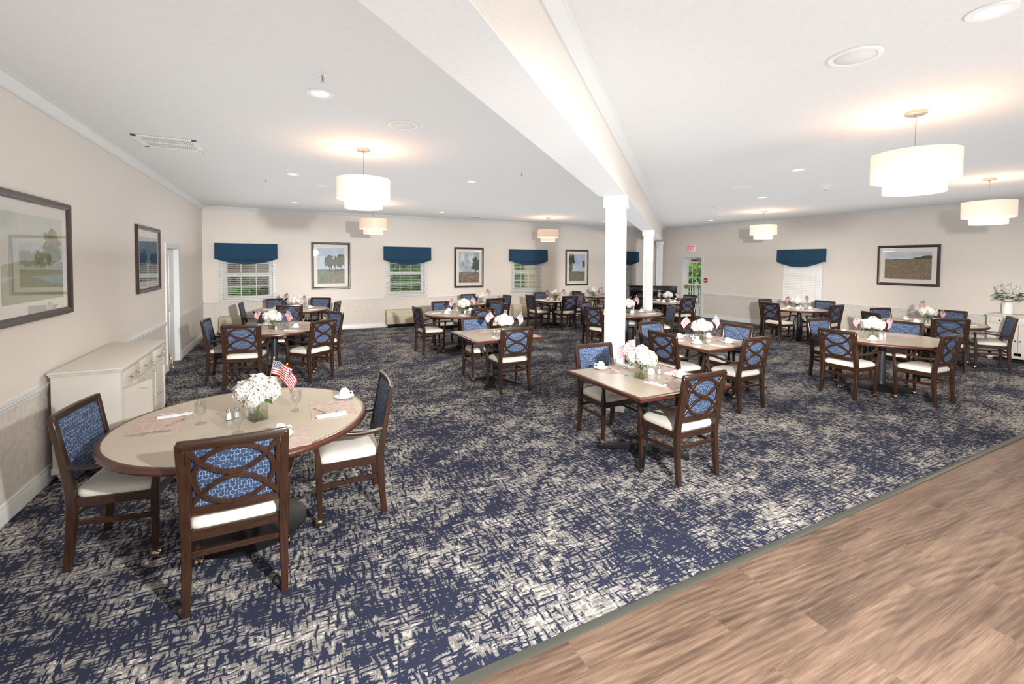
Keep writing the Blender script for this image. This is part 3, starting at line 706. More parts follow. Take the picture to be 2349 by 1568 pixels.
# vase of hydrangeas
def floret(mb, c, nrm, r, rnd):
    a = nrm.orthogonal().normalized(); b = nrm.cross(a); ph = rnd.uniform(0, PI)
    for k in range(4):
        t0 = ph+k*PI/2; d_ = a*math.cos(t0)+b*math.sin(t0); e_ = a*math.cos(t0+PI/2)+b*math.sin(t0+PI/2)
        mb.add([c, c+d_*r*.6+e_*r*.45+nrm*r*.12, c+d_*r*1.15+nrm*r*.02, c+d_*r*.6-e_*r*.45+nrm*r*.12], [(0, 3, 2, 1)])
def make_vase(seed, nball=7, spread=.085, rb=.068):
    rnd = random.Random(seed); t_ = empty('flower_vase')
    vh, vw = .125, .047
    MB().b2((-vw, -vw, 0), (vw, vw, .010)).b2((-vw, -vw, 0), (-vw+.004, vw, vh)).b2((vw-.004, -vw, 0), (vw, vw, vh)).b2((-vw, -vw, 0), (vw, -vw+.004, vh)).b2((-vw, vw-.004, 0), (vw, vw, vh)).build('glass_vase', 'glass', t_, smooth=0)
    MB().b2((-vw+.005, -vw+.005, .011), (vw-.005, vw-.005, .055)).build('water', 'water', t_, smooth=0)
    mb = MB()
    for i in range(5):
        a = i*2.4; mb.tube([(.025*math.cos(a+PI), .025*math.sin(a+PI), .014), (.02*math.cos(a), .02*math.sin(a), .11), (.06*math.cos(a), .06*math.sin(a), .17)], .003, 5)
    mb.build('stems', 'leaf', t_)
    cs = [Vector((0, 0, .245))]
    for i in range(nball-1):
        a = 2*PI*i/(nball-1)+rnd.uniform(-.2, .2); cs.append(Vector((spread*math.cos(a), spread*math.sin(a), .20+rnd.uniform(-.012, .02))))
    for q, c_ in enumerate(cs):
        mb = MB(); mb.ball(c_, rb*.80, 6); n = 46
        for i in range(n):
            z = 1-2*(i+.5)/n; rr = math.sqrt(1-z*z); an = i*2.39996
            nr = Vector((rr*math.cos(an), rr*math.sin(an), z))
            floret(mb, c_+nr*rb*rnd.uniform(.88, 1.04), (nr+Vector((rnd.uniform(-.3, .3), rnd.uniform(-.3, .3), rnd.uniform(-.3, .3)))).normalized(), rb*.36, rnd)
        mb.build('blossom', 'petal', t_, smooth=0)
    mb = MB()
    for i in range(5):
        a = i*1.3+seed; d_ = Vector((math.cos(a), math.sin(a), 0)); s_ = Vector((-d_.y, d_.x, 0)); o_ = Vector((0, 0, .16))
        mb.add([o_+d_*.05, o_+d_*.10+s_*.025-Vector((0, 0, .01)), o_+d_*.15-Vector((0, 0, .035)), o_+d_*.10-s_*.025-Vector((0, 0, .01))], [(0, 1, 2, 3)])
    mb.build('leaves', 'leaf', t_, smooth=0)
    return t_
VASES = [Proto(make_vase(1)), Proto(make_vase(4, 6, .075, .07)), Proto(make_vase(9, 8, .09, .062))]
# hand flag on a stick
def make_flag(seed, droop):
    t_ = empty('hand_flag')
    MB().tube([(0, 0, 0), (0, 0, .30)], .0022, 6).build('stick', 'twine', t_)
    MB().ball((0, 0, .306), .006, 6, (1, 1, 1.6)).build('finial', 'flaggold', t_)
    nx, ny = 14, 8; vs = []; uvs = []
    for j in range(ny+1):
        for i in range(nx+1):
            u, v = i/nx, j/ny; x = .003+.148*u*(1-droop*.25*u); y = .014*math.sin(u*7+seed)*u+.008*math.sin(v*4+u*3)*u
            z = .192+.098*v-droop*.07*u*u; vs.append((x, y, z)); uvs.append((u, v))
    fs = [(j*(nx+1)+i, j*(nx+1)+i+1, (j+1)*(nx+1)+i+1, (j+1)*(nx+1)+i) for j in range(ny) for i in range(nx)]
    me = bpy.data.meshes.new('flag'); me.from_pydata(vs, [], fs); ul = me.uv_layers.new(name='UVMap')
    for lp in me.loops: ul.data[lp.index].uv = uvs[lp.vertex_index]
    me.shade_smooth(); me.materials.append(M['flag']); o = bpy.data.objects.new('cloth', me); C.objects.link(o); o.parent = t_
    return t_
FLAGS = [Proto(make_flag(0, .5)), Proto(make_flag(2, .9))]

# ------------------------------------------------------------------ the dining tables, chairs and place settings
def face(dx, dy): return math.atan2(-dx, dy)     # rotation that points local +y at (dx,dy)
ITEMS = {}
def reg(o, kind, cat, desc, where, grp): ITEMS.setdefault((kind, where), []).append((o, cat, desc, grp))
TZ = .758
def chair(x, y, fx, fy, where):
    rz = face(fx, fy); o = CHAIR.put((x, y, 0), rz)
    f = Vector((fx, fy)).normalized(); v = Vector((x, y)).normalized()
    seen = f.dot(v)
    look = 'oval lattice back toward the viewer' if seen > .12 else 'plain blue padded back facing the viewer'
    reg(o, 'chair', 'chair', 'dark wood dining armchair', where, 'dining armchairs'); o['_seen'] = look
def railchair(x, y, ang, where):
    """chair from the measured centre of its top rail and its facing angle (degrees, 0 = +x)"""
    a = math.radians(ang); fx, fy = math.cos(a), math.sin(a); chair(x+.27*fx, y+.27*fy, fx, fy, where)
def setting(cx_, cy_, ang, R, where, items='pngcfks', jit=0, mug=(.11, .10), gl=(-.12, .13)):
    """place setting at angle ang (deg) from the table centre; local frame: x to the diner's right, y toward the table middle"""
    a = math.radians(ang); o_ = Vector((cx_+R*math.cos(a), cy_+R*math.sin(a))); inn = Vector((-math.cos(a), -math.sin(a))); rt = Vector((inn.y, -inn.x))
    rz = math.atan2(rt.y, rt.x)
    def at(x, y, z): q = o_+rt*x+inn*y; return (q.x, q.y, z)
    if 'p' in items: reg(MATP.put(at(0, 0, TZ), rz+jit*.05), 'placemat', 'placemat', 'pink leaf-patterned placemat', where, 'placemats')
    if 'n' in items: reg(NAP.put(at(-.135, .0, TZ+.002), rz+PI/2+jit*.2), 'napkin', 'napkin', 'folded white napkin', where, 'napkins')
    if 'f' in items: reg(FORK.put(at(-.13, .0, TZ+.0105), rz+PI/2+jit*.15), 'fork', 'fork', 'steel fork', where, 'forks')
    if 'k' in items: reg(KNIFE.put(at(.12, -.01, TZ+.002), rz+PI/2-jit*.15), 'knife', 'knife', 'steel table knife', where, 'knives')
    if 's' in items: reg(SPOON.put(at(.155, -.0, TZ+.002), rz+PI/2+jit*.3), 'spoon', 'spoon', 'steel spoon', where, 'spoons')
    if 'g' in items: reg(GOB.put(at(gl[0], gl[1]+.06, TZ)), 'water_glass', 'glass', 'stemmed water glass', where, 'water glasses')
    if 'c' in items:
        reg(SAU.put(at(mug[0], mug[1]+.05, TZ)), 'saucer', 'saucer', 'white saucer', where, 'saucers')
        reg(CUP.put(at(mug[0], mug[1]+.05, TZ+.0085), rz+random.uniform(-1, 1)), 'coffee_cup', 'cup', 'upturned white cup', where, 'coffee cups')
def centre(x, y, where, v=0, flags=((1, 60), (-1, 60)), salt=True, caddy=True, aside=(.10, -.09)):
    """vase with hand flags; flags: (sign to screen right, lean degrees)"""
    reg(VASES[v].put((x, y, TZ), random.uniform(0, 1.5)), 'flower_vase', 'flowers', 'white hydrangeas in a square glass vase', where, 'hydrangea vases')
    for q, (sg_, lean, dz) in enumerate([(f+(0,))[:3] for f in flags]):
        d_ = Vector((rgt.x, rgt.y))*sg_; fl = FLAGS[(q+v) % 2].put((x+d_.x*.05, y+d_.y*.05, TZ+.10+dz))
        a = math.atan2(d_.y, d_.x)
        fl.rotation_euler = (0, math.radians(lean), 0); fl.rotation_euler = (Matrix.Rotation(a, 3, 'Z') @ Matrix.Rotation(math.radians(lean), 3, 'Y')).to_euler()
        reg(fl, 'hand_flag', 'flag', 'small stars-and-stripes flag', where, 'hand flags')
    r2 = Vector((rgt.x, rgt.y)); f2 = Vector((fwd.x, fwd.y)).normalized()
    if salt:
        q = Vector((x, y))+r2*aside[0]+f2*aside[1]; reg(SHK.put((q.x, q.y, TZ)), 'salt_shaker', 'shaker', 'glass salt shaker', where, 'salt shakers')
    if caddy:
        q = Vector((x, y))+r2*(aside[0]*.55)+f2*(aside[1]*1.15); reg(CAD.put((q.x, q.y, TZ), .6), 'sugar_caddy', 'caddy', 'white sugar packet caddy', where, 'sugar caddies')
def tbl(P_, x, y, where, size):
    nm = 'table'
    o = P_.put((x, y, 0), 0); o['label'] = where[1]; o['category'] = 'table'; o['group'] = 'dining tables'; return o

T = {
 1: 'the foreground round table', 2: 'the front square table', 3: 'the round table along the left wall',
 4: 'the round table below the leftmost window', 5: 'the round table before the second window',
 6: 'the square table under the middle picture', 7: 'the lone middle square table',
 8: 'the square table near the third window', 9: 'the farthest square table', 10: 'the round table behind the near column',
 11: 'the round table before the piano', 12: 'the square table right of the near column',
 13: 'the round table below the right-wall window', 14: 'the large round table at right', 15: 'the round table beside the right sideboard'}
TL = {
 1: 'large beige round table with mahogany edge in the left foreground', 2: 'beige square table with mahogany edge in front of the near white column',
 3: 'beige round table along the left wall, behind the foreground table', 4: 'beige round table standing below the leftmost window',
 5: 'beige round table in front of the air unit under the second window', 6: 'small square table below the picture between the second and third windows',
 7: 'beige square table set for two standing alone in the middle of the carpet', 8: 'square table with four armchairs in front of the third window',
 9: 'farthest square table, below the picture right of the third window', 10: 'round table half hidden behind the near white column',
 11: 'small round table in front of the black piano', 12: 'beige square table just right of the near white column',
 13: 'small round table below the window in the right wall', 14: 'large beige round table in the right foreground',
 15: 'large round table next to the cream sideboard on the right wall'}
def table(i, P_, x, y): tbl(P_, x, y, (T[i], TL[i]), 0)

table(1, RT8, -.25, 3.60)
chair(-.25, 3.02, 0, 1, T[1]); chair(-.92, 3.72, 1, -.14, T[1]); chair(.42, 3.59, -1, .04, T[1])
def put(P_, x, y, rz, kind, cat_, desc, where, grp, dz=0): return reg(P_.put((x, y, TZ+dz), rz), kind, cat_, desc, where, grp)
def gob(x, y, w): put(GOB, x, y, 0, 'water_glass', 'glass', 'stemmed water glass', w, 'water glasses')
def cupsaucer(x, y, rz, w, dz=0):
    put(SAU, x, y, 0, 'saucer', 'saucer', 'white saucer', w, 'saucers', dz); put(CUP, x, y, rz, 'coffee_cup', 'cup', 'upturned white cup', w, 'coffee cups', .0085+dz)
def mat_(x, y, rz, w): put(MATP, x, y, rz, 'placemat', 'placemat', 'pink leaf-patterned placemat', w, 'placemats')
def nap(x, y, rz, w, dz=.002): put(NAP, x, y, rz, 'napkin', 'napkin', 'folded white napkin', w, 'napkins', dz)
def fork(x, y, rz, w, dz=.002): put(FORK, x, y, rz, 'fork', 'fork', 'steel fork', w, 'forks', dz)
def knife(x, y, rz, w, dz=.002): put(KNIFE, x, y, rz, 'knife', 'knife', 'steel table knife', w, 'knives', dz)
def spoon(x, y, rz, w, dz=.002): put(SPOON, x, y, rz, 'spoon', 'spoon', 'steel spoon', w, 'spoons', dz)
w_ = T[1]
mat_(-.76, 3.70, PI/2, w_); nap(-.71, 3.88, .12, w_); knife(-.70, 3.885, .15, w_, .0115); spoon(-.665, 3.70, .95, w_)
fork(-.76, 3.52, .15, w_); knife(-.80, 3.545, .0, w_)
mat_(.30, 3.57, PI/2, w_); nap(.28, 3.40, .03, w_); spoon(.215, 3.53, -1.1, w_); knife(.30, 3.71, .12, w_); fork(.37, 3.69, .30, w_); spoon(.27, 3.42, .1, w_, .0115)
mat_(-.08, 3.06, 0, w_); cupsaucer(-.04, 3.12, .4, w_, .002); spoon(-.26, 3.18, 1.0, w_)
cupsaucer(.41, 3.80, -.5, w_); gob(-.52, 3.61, w_); gob(-.28, 3.31, w_); gob(.06, 3.63, w_)
centre(-.18, 3.53, w_, 0, ((1, 12, .03), (1, 30, .02)), False, True, (-.14, .06))
put(SHK, -.36, 3.61, 0, 'salt_shaker', 'shaker', 'glass shaker', w_, 'salt shakers'); put(SHK, -.315, 3.635, 0, 'salt_shaker', 'shaker', 'glass shaker', w_, 'salt shakers')

table(2, SQ, 3.08, 3.28)
chair(3.13, 2.89, 0, 1, T[2]); chair(3.10, 3.83, 0, -1, T[2])
w_ = T[2]
mat_(3.06, 3.63, 0, w_); cupsaucer(2.89, 3.70, 2.5, w_, .002); gob(2.90, 3.53, w_); nap(3.22, 3.68, PI/2, w_); spoon(3.12, 3.56, 1.3, w_); knife(2.98, 3.58, 1.6, w_)
mat_(3.09, 2.99, 0, w_); nap(2.99, 3.03, 1.75, w_); fork(2.98, 3.04, 1.75, w_, .0115); fork(3.02, 3.05, 1.6, w_, .0115); knife(3.20, 3.02, 1.5, w_); spoon(3.26, 3.02, 1.4, w_); cupsaucer(3.38, 3.10, .4, w_)
mat_(3.43, 3.34, PI/2, w_); fork(3.40, 3.45, .2, w_); spoon(3.36, 3.53, .3, w_); nap(3.44, 3.25, .1, w_)
centre(3.02, 3.25, w_, 1, ((-1, 3, -.02), (-1, 12, -.05)), False, False)
put(CAD, 3.20, 3.31, .3, 'sugar_caddy', 'caddy', 'white sugar packet caddy', w_, 'sugar caddies'); put(SHK, 3.275, 3.28, 0, 'salt_shaker', 'shaker', 'glass salt shaker', w_, 'salt shakers')
put(ACR, 2.95, 3.40, .9, 'acrylic_menu_holder', 'menu holder', 'clear acrylic menu holder', w_, 'acrylic menu holders')

table(12, SQ, 5.28, 4.46)
railchair(5.24, 3.62, 90, T[12]); railchair(5.10, 5.29, -90, T[12]); railchair(4.48, 4.44, 0, T[12]); railchair(6.06, 4.50, 180, T[12])
for a in (0, 90, 180, 270): setting(5.28, 4.46, a, .36, T[12], 'pngckf', .3, (.15, .02))
centre(5.32, 4.52, T[12], 2, ((-1, 35), (1, 30)), True, True, (-.13, -.03))

table(14, RT8, 8.03, 3.52)
chair(7.16, 3.54, 1, -.08, T[14]); chair(7.77, 2.91, .05, 1, T[14]); chair(7.98, 4.16, -.15, -1, T[14]); chair(8.62, 3.60, -1, -.05, T[14])
setting(8.03, 3.52, 172, .48, T[14], 'pngckf', .2, (.17, -.05), (-.02, .03)); setting(8.03, 3.52, 95, .5, T[14], 'pngck', -.2, (.15, 0)); setting(8.03, 3.52, 0, .5, T[14], 'p')
centre(7.93, 3.60, T[14], 0, ((-1, 40), (1, 45)), True, True, (.15, -.04))

table(15, RT8, 10.98, 4.05)
for (x, y) in ((10.22, 3.50), (11.50, 3.12), (12.0, 4.12), (11.25, 4.98), (10.08, 4.62)): railchair(x, y, math.degrees(math.atan2(4.05-y, 10.98-x)), T[15])
for a in (216, 300, 75, 150): setting(10.98, 4.05, a, .5, T[15], 'pngc')
centre(10.95, 4.08, T[15], 1, ((-1, 5, .03), (1, 60)), True, True, (-.12, -.1))

table(13, RT6, 11.2, 6.64)
railchair(11.2, 7.52, -90, T[13]); railchair(10.28, 6.78, -8, T[13]); railchair(12.1, 6.55, 175, T[13]); railchair(11.12, 5.76, 88, T[13])
for a in (85, 172, 355, 268): setting(11.2, 6.64, a, .34, T[13], 'pngc')
centre(11.16, 6.66, T[13], 2, ((-1, 40), (1, 35)), False, True)

table(10, RT8, 6.75, 7.76)
for (x, y) in ((5.72, 7.60), (6.30, 8.66), (7.30, 8.50), (7.62, 7.28)): railchair(x, y, math.degrees(math.atan2(7.76-y, 6.75-x)), T[10])
for a in (190, 115, 50, 330): setting(6.75, 7.76, a, .5, T[10], 'pngc')
centre(6.76, 7.72, T[10], 0, ((-1, 40), (1, 25)))

table(11, RT6, 9.66, 9.42)
railchair(9.55, 8.56, 88, T[11]); railchair(9.62, 10.30, -90, T[11]); railchair(10.52, 9.36, 178, T[11]); railchair(8.80, 9.46, 2, T[11])
for a in (95, 172, 0, 268): setting(9.66, 9.42, a, .34, T[11], 'pngc')
centre(9.66, 9.38, T[11], 1, ((-1, 45), (1, 50)))

table(7, SQ, 2.86, 6.24)
railchair(2.90, 5.60, 90, T[7]); railchair(2.82, 6.97, -90, T[7])
setting(2.86, 6.24, 90, .36, T[7], 'ps'); setting(2.86, 6.24, 270, .36, T[7], 'pnf')
centre(3.0, 6.22, T[7], 2, ((-1, 35), (1, 42)), True, True, (-.15, -.06))
reg(TUM.put((3.30, 6.42, TZ)), 'tumbler', 'glass', 'short clear tumbler', T[7], 'tumblers')

table(5, RT8, 3.36, 9.18)
railchair(2.36, 8.98, 5, T[5]); railchair(3.24, 10.08, -88, T[5]); railchair(3.50, 8.26, 95, T[5]); railchair(4.34, 9.42, 190, T[5])
for a in (180, 95, 270, 15): setting(3.36, 9.18, a, .5, T[5], 'pngc')
centre(3.42, 9.14, T[5], 0, ((-1, 45), (1, 30)))

table(6, SQ, 4.76, 11.28)
railchair(4.78, 10.46, 90, T[6]); railchair(4.70, 12.10, -90, T[6]); railchair(5.54, 11.34, 180, T[6])
setting(4.76, 11.28, 270, .36, T[6], 'png')
centre(4.70, 11.20, T[6], 2, ((1, 20),), False, False)

table(8, SQ, 7.02, 11.16)
railchair(6.18, 11.16, 0, T[8]); railchair(7.02, 11.98, -90, T[8]); railchair(7.03, 10.40, 90, T[8]); railchair(7.90, 11.2, 180, T[8])
for a in (180, 90, 270): setting(7.02, 11.16, a, .36, T[8], 'pngc')
centre(7.06, 11.2, T[8], 1, ((-1, 45), (1, 38)))

table(9, SQ, 9.28, 12.08)
railchair(8.42, 12.08, 0, T[9]); railchair(9.26, 11.36, 90, T[9])
setting(9.28, 12.08, 180, .36, T[9], 'png')
centre(9.12, 12.1, T[9], 0, ((1, 45),), False, False)

table(3, RT8, -.18, 8.34)
railchair(-1.12, 8.40, -5, T[3]); railchair(-.58, 7.47, 82, T[3]); railchair(.52, 7.56, 130, T[3]); railchair(.80, 8.70, 203, T[3]); railchair(-.22, 9.28, -92, T[3])
for a, it in ((178, 'pc'), (245, 'pngs'), (312, 'pngcfk'), (25, 'pg'), (90, 'pgc')): setting(-.18, 8.34, a, .5, T[3], it)
centre(-.20, 8.22, T[3], 1, ((-1, 42), (1, 48)), True, False)
reg(ACR.put((.0, 8.12, TZ), .4), 'acrylic_menu_holder', 'menu holder', 'clear acrylic menu holder', T[3], 'acrylic menu holders')

table(4, RT8, .12, 11.42)
railchair(-.88, 11.42, -3, T[4]); railchair(.06, 10.50, 88, T[4]); railchair(1.06, 11.05, 160, T[4]); railchair(.78, 12.30, -118, T[4]); railchair(-.20, 12.42, -76, T[4])
for a in (178, 268, 340, 110, 55): setting(.12, 11.42, a, .5, T[4], 'pngc')
centre(.16, 11.36, T[4], 2, ((-1, 20), (1, 38)), True, False)

RANK = {1: [''], 2: ['left', 'right'], 3: ['left', 'middle', 'right'], 4: ['leftmost', 'second from left', 'third from left', 'rightmost'],
        5: ['leftmost', 'second from left', 'middle', 'second from right', 'rightmost']}
bpy.context.view_layer.update()
for (kind, where), lst in ITEMS.items():
    lst.sort(key=lambda q: px(q[0].location)[0]); n = len(lst)
    for i, (o, cat_, desc, grp) in enumerate(lst):
        if n in RANK: rk = RANK[n][i]
        else: rk = '%s from left' % ['first', 'second', 'third', 'fourth', 'fifth', 'sixth', 'seventh'][i]
        ex = ''
        prep = 'at' if kind == 'chair' else 'on'
        if kind == 'chair':
            ex = 'lattice-backed view, ' if False else ''
            look = o.get('_seen', ''); desc2 = desc
            s1 = '%s %s %s %s' % (rk, desc, prep, where); o['label'] = s1.strip()
            if '_seen' in o: del o['_seen']
        else: o['label'] = ('%s %s %s %s' % (rk, desc, prep, where)).strip()
        o['category'] = cat_; o['group'] = grp

# ------------------------------------------------------------------ ceiling fittings
def make_pendant(shade):
    t_ = empty('pendant_lamp')
    MB().lathe([(.078, 0), (.078, -.020), (.070, -.024), (.012, -.026), (.012, -.045)], (0, 0, 0), 28).build('canopy', 'nickel', t_, smooth=40)
    MB().tube([(0, 0, -.04), (0, 0, -.36)], .004, 8).build('cord', 'nickel', t_)
    MB().lathe([(.298, -.350), (.300, -.350), (.300, -.585), (.298, -.585), (.296, -.585), (.296, -.350)], (0, 0, 0), 48, cap=False).build('upper_shade', shade, t_, smooth=40)
    MB().lathe([(.212, -.585), (.214, -.585), (.214, -.690), (.212, -.690), (.210, -.690), (.210, -.585)], (0, 0, 0), 48, cap=False).build('lower_shade', shade, t_, smooth=40)
    MB().lathe([(.296, -.578), (.21, -.578), (.21, -.580), (.296, -.580)], (0, 0, 0), 48, cap=False).lathe([(.209, -.684), (.209, -.686)], (0, 0, 0), 48).build('diffuser', 'diffuser', t_, smooth=0)
    MB().tube([(-.297, 0, -.36), (.297, 0, -.36)], .003, 6).tube([(0, -.297, -.36), (0, .297, -.36)], .003, 6).build('shade_spider', 'nickel', t_)
    return t_
PEN = [Proto(make_pendant('shade')), Proto(make_pendant('shade_dim'))]
plist = [(.82, 5.51, 0, 'two-tier drum pendant lamp hanging left of the beam, nearest there'), (4.84, 1.93, 0, 'largest-looking two-tier drum pendant lamp, at upper right'),
         (9.48, 2.86, 0, 'two-tier drum pendant lamp near the right edge of the view'), (10.57, 7.19, 0, 'two-tier drum pendant lamp above the table by the right-wall window'),
         (1.75, 10.4, 1, 'dim two-tier drum pendant lamp seen just below the nearest left one'), (6.78, 11.2, 1, 'small distant drum pendant lamp before the third window')]
for x, y, k, lb in plist:
    tag(PEN[k].put((x, y, ZC), 0), lb, 'pendant lamp', 'two-tier drum pendants')
    light('POINT', 'pendant_bulb', (x, y, ZC-.46), 8, (1, .60, .36), shadow_soft_size=.05)
    light('AREA', 'pendant_downlight', (x, y, ZC-.71), 22, (1, .84, .66), shape='DISK', size=.4)
dl = empty('recessed_downlight')
MB().lathe([(.062, -.001), (.066, -.008), (.100, -.006), (.102, -.0005)], (0, 0, 0), 32, cap=False).build('trim_ring', 'plastic', dl, smooth=40)
MB().lathe([(.064, -.004), (.064, -.0045)], (0, 0, 0), 32).build('lens', 'bulb', dl, smooth=0)
DLP = Proto(dl)
for x, y, lb in ((3.26, 1.0, 'lit recessed downlight in the top right corner of the view'), (.25, 3.85, 'lit recessed downlight nearest the camera on the left ceiling'),
                 (.1, 7.58, 'lit recessed downlight left of the nearest left pendant'), (.2, 11.18, 'small lit recessed downlight over the leftmost window table'),
                 (2.7, 6.86, 'lit recessed downlight above the middle square table'), (3.65, 11.39, 'small lit recessed downlight near the crown, right of the dim pendant'),
                 (8.88, 11.32, 'distant lit recessed downlight just left of the near column'), (6.35, 3.83, 'lit recessed downlight in the middle of the right ceiling'),
                 (8.35, 5.71, 'small lit recessed downlight above the far right-hand pendant'), (10.35, 4.34, 'lit recessed downlight just below the big upper right pendant'),
                 (11.46, 9.47, 'distant lit recessed downlight near the exit door')):
    tag(DLP.put((x, y, ZC), 0), lb, 'downlight', 'recessed downlights')
    light('SPOT', 'downlight_beam', (x, y, ZC-.02), 26, (1, .86, .70), spot_size=math.radians(110), spot_blend=.8, shadow_soft_size=.06)
for x, y in ((0, -1.5), (4, -2), (8, -1), (11, 0), (8, 1.2)):
    light('SPOT', 'downlight_beam', (x, y, ZC-.02), 26, (1, .86, .70), spot_size=math.radians(110), spot_blend=.8, shadow_soft_size=.06)
spk = empty('ceiling_speaker')
MB().lathe([(.112, -.002), (.116, -.010), (.138, -.010), (.145, -.001)], (0, 0, 0), 36, cap=False).build('rim', 'plastic', spk, smooth=40)
m = mat('speaker_grille', (.70, .70, .68), .6); t = NT(m); v_ = t.add('ShaderNodeTexVoronoi'); v_.inputs['Scale'].default_value = 160; v_.inputs['Randomness'].default_value = 0; t.link(t.coord(), v_.inputs['Vector'])
t.base(t.mix(t.m('LESS_THAN', v_.outputs['Distance'], .25), (.72, .72, .70), (.35, .35, .34))); M['grille'] = m
MB().lathe([(.113, -.004), (.11, -.007), (.02, -.010)], (0, 0, 0), 36).build('grille', 'grille', spk, smooth=50)
SPK = Proto(spk)
for x, y, lb in ((3.21, 1.60, 'large round white ceiling speaker at upper right'), (1.01, 4.36, 'round white ceiling speaker above the nearest left pendant'),
                 (.59, 8.54, 'faint round white speaker left of the nearest left pendant shade'), (6.96, 5.14, 'round white ceiling speaker left of the dome detector'),
                 (9.75, 5.73, 'round white ceiling speaker right of the far pendant'), (10.98, 4.96, 'round white ceiling speaker below the big upper right pendant'),
                 (10.45, 8.33, 'small distant round speaker left of the far right pendant')):
    tag(SPK.put((x, y, ZC), 0), lb, 'speaker', 'ceiling speakers')
spr = empty('fire_sprinkler')
MB().lathe([(.034, 0), (.034, -.004), (.014, -.008)], (0, 0, 0), 18).build('escutcheon', 'plastic', spr)
MB().lathe([(.010, -.006), (.010, -.022), (.006, -.024)], (0, 0, 0), 10).box((.010, 0, -.036), (.003, .004, .03)).box((-.010, 0, -.036), (.003, .004, .03)).build('frame', 'steel', spr)
MB().lathe([(.016, -.052), (.016, -.054)], (0, 0, 0), 12).build('deflector', 'steel', spr)
MB().tube([(0, 0, -.024), (0, 0, -.050)], .003, 6).build('bulb', 'red', spr)
SPR = Proto(spr)
for x, y, lb in ((.24, 3.46, 'fire sprinkler head nearest the camera above the left downlight'), (-.27, 8.18, 'small fire sprinkler head on the left ceiling past the vent'),
                 (3.07, 5.82, 'fire sprinkler head close to the beam'), (8.54, 6.99, 'fire sprinkler head left of the far right pendant'), (11.65, 5.06, 'fire sprinkler head beside the far right ceiling speaker')):
    tag(SPR.put((x, y, ZC), .4), lb, 'sprinkler', 'fire sprinklers')
o = empty('smoke_detector', (8.0, 4.36, ZC))
MB().lathe([(.095, 0), (.09, -.012), (.055, -.020), (.045, -.055), (.03, -.065)], (0, 0, 0), 28).build('housing', 'plastic', o, smooth=50)
MB().lathe([(.022, -.064), (.018, -.085), (.01, -.095)], (0, 0, 0), 16).build('sensor', 'steel', o, smooth=50)
tag(o, 'white dome smoke detector hanging from the right ceiling', 'smoke detector')
o = empty('ceiling_vent', (-1.145, 6.25, ZC))
mb = MB()
for a, b, c_, e in ((-.285, .285, -.275, -.235), (-.285, .285, .235, .275), (-.285, -.235, -.275, .275), (.235, .285, -.275, .275), (-.235, .235, -.012, .012)): mb.b2((a, c_, -.014), (b, e, -.001))
mb.build('frame', 'plastic', o, bevel=.003, seg=1)
mb = MB()
for k in range(22): mb.box((-.225+.0214*k, 0, -.009), (.016, .46, .002), rz=0); 
mb.build('louvres', 'plastic', o, smooth=0)
MB().b2((-.24, -.24, -.004), (.24, .24, -.002)).build('backing', 'ptacdark', o, smooth=0)
tag(o, 'square white louvred air vent in the left ceiling', 'vent')
o = empty('air_diffuser', (4.92, 12.07, ZC)); MB().b2((-.15, -.08, -.012), (.15, .08, -.001)).build('frame', 'plastic', o, bevel=.002); MB().b2((-.12, -.05, -.014), (.12, .05, -.010)).build('grille', 'ptacdark', o, smooth=0)
tag(o, 'small dark-slotted air diffuser near the crown of the window wall', 'vent')

# ------------------------------------------------------------------ framed pictures
rng = np.random.RandomState(3)
def vnoise(u, v, f, seed=0):
    r = np.random.RandomState(seed); G = r.rand(64, 64)
    x = u*f; y = v*f; xi = np.floor(x).astype(int); yi = np.floor(y).astype(int); a = x-xi; b = y-yi
    a = a*a*(3-2*a); b = b*b*(3-2*b); g = lambda i, j: G[i % 64, j % 64]
    return (g(xi, yi)*(1-a)+g(xi+1, yi)*a)*(1-b)+(g(xi, yi+1)*(1-a)+g(xi+1, yi+1)*a)*b
def fbm(u, v, f, seed=0): return sum(vnoise(u, v, f*2**k, seed+k)/2**k for k in range(5))/1.94
def lerp(a, b, t_): return a*(1-t_[..., None])+b*t_[..., None]
A3 = lambda *c: np.array(srgb(*c))
def blob(u, v, cx_, cy_, rx, ry, seed, rough=.5): return ((u-cx_)/rx)**2+((v-cy_)/ry)**2 < 1+rough*(fbm(u, v, 14, seed)-.5)*4
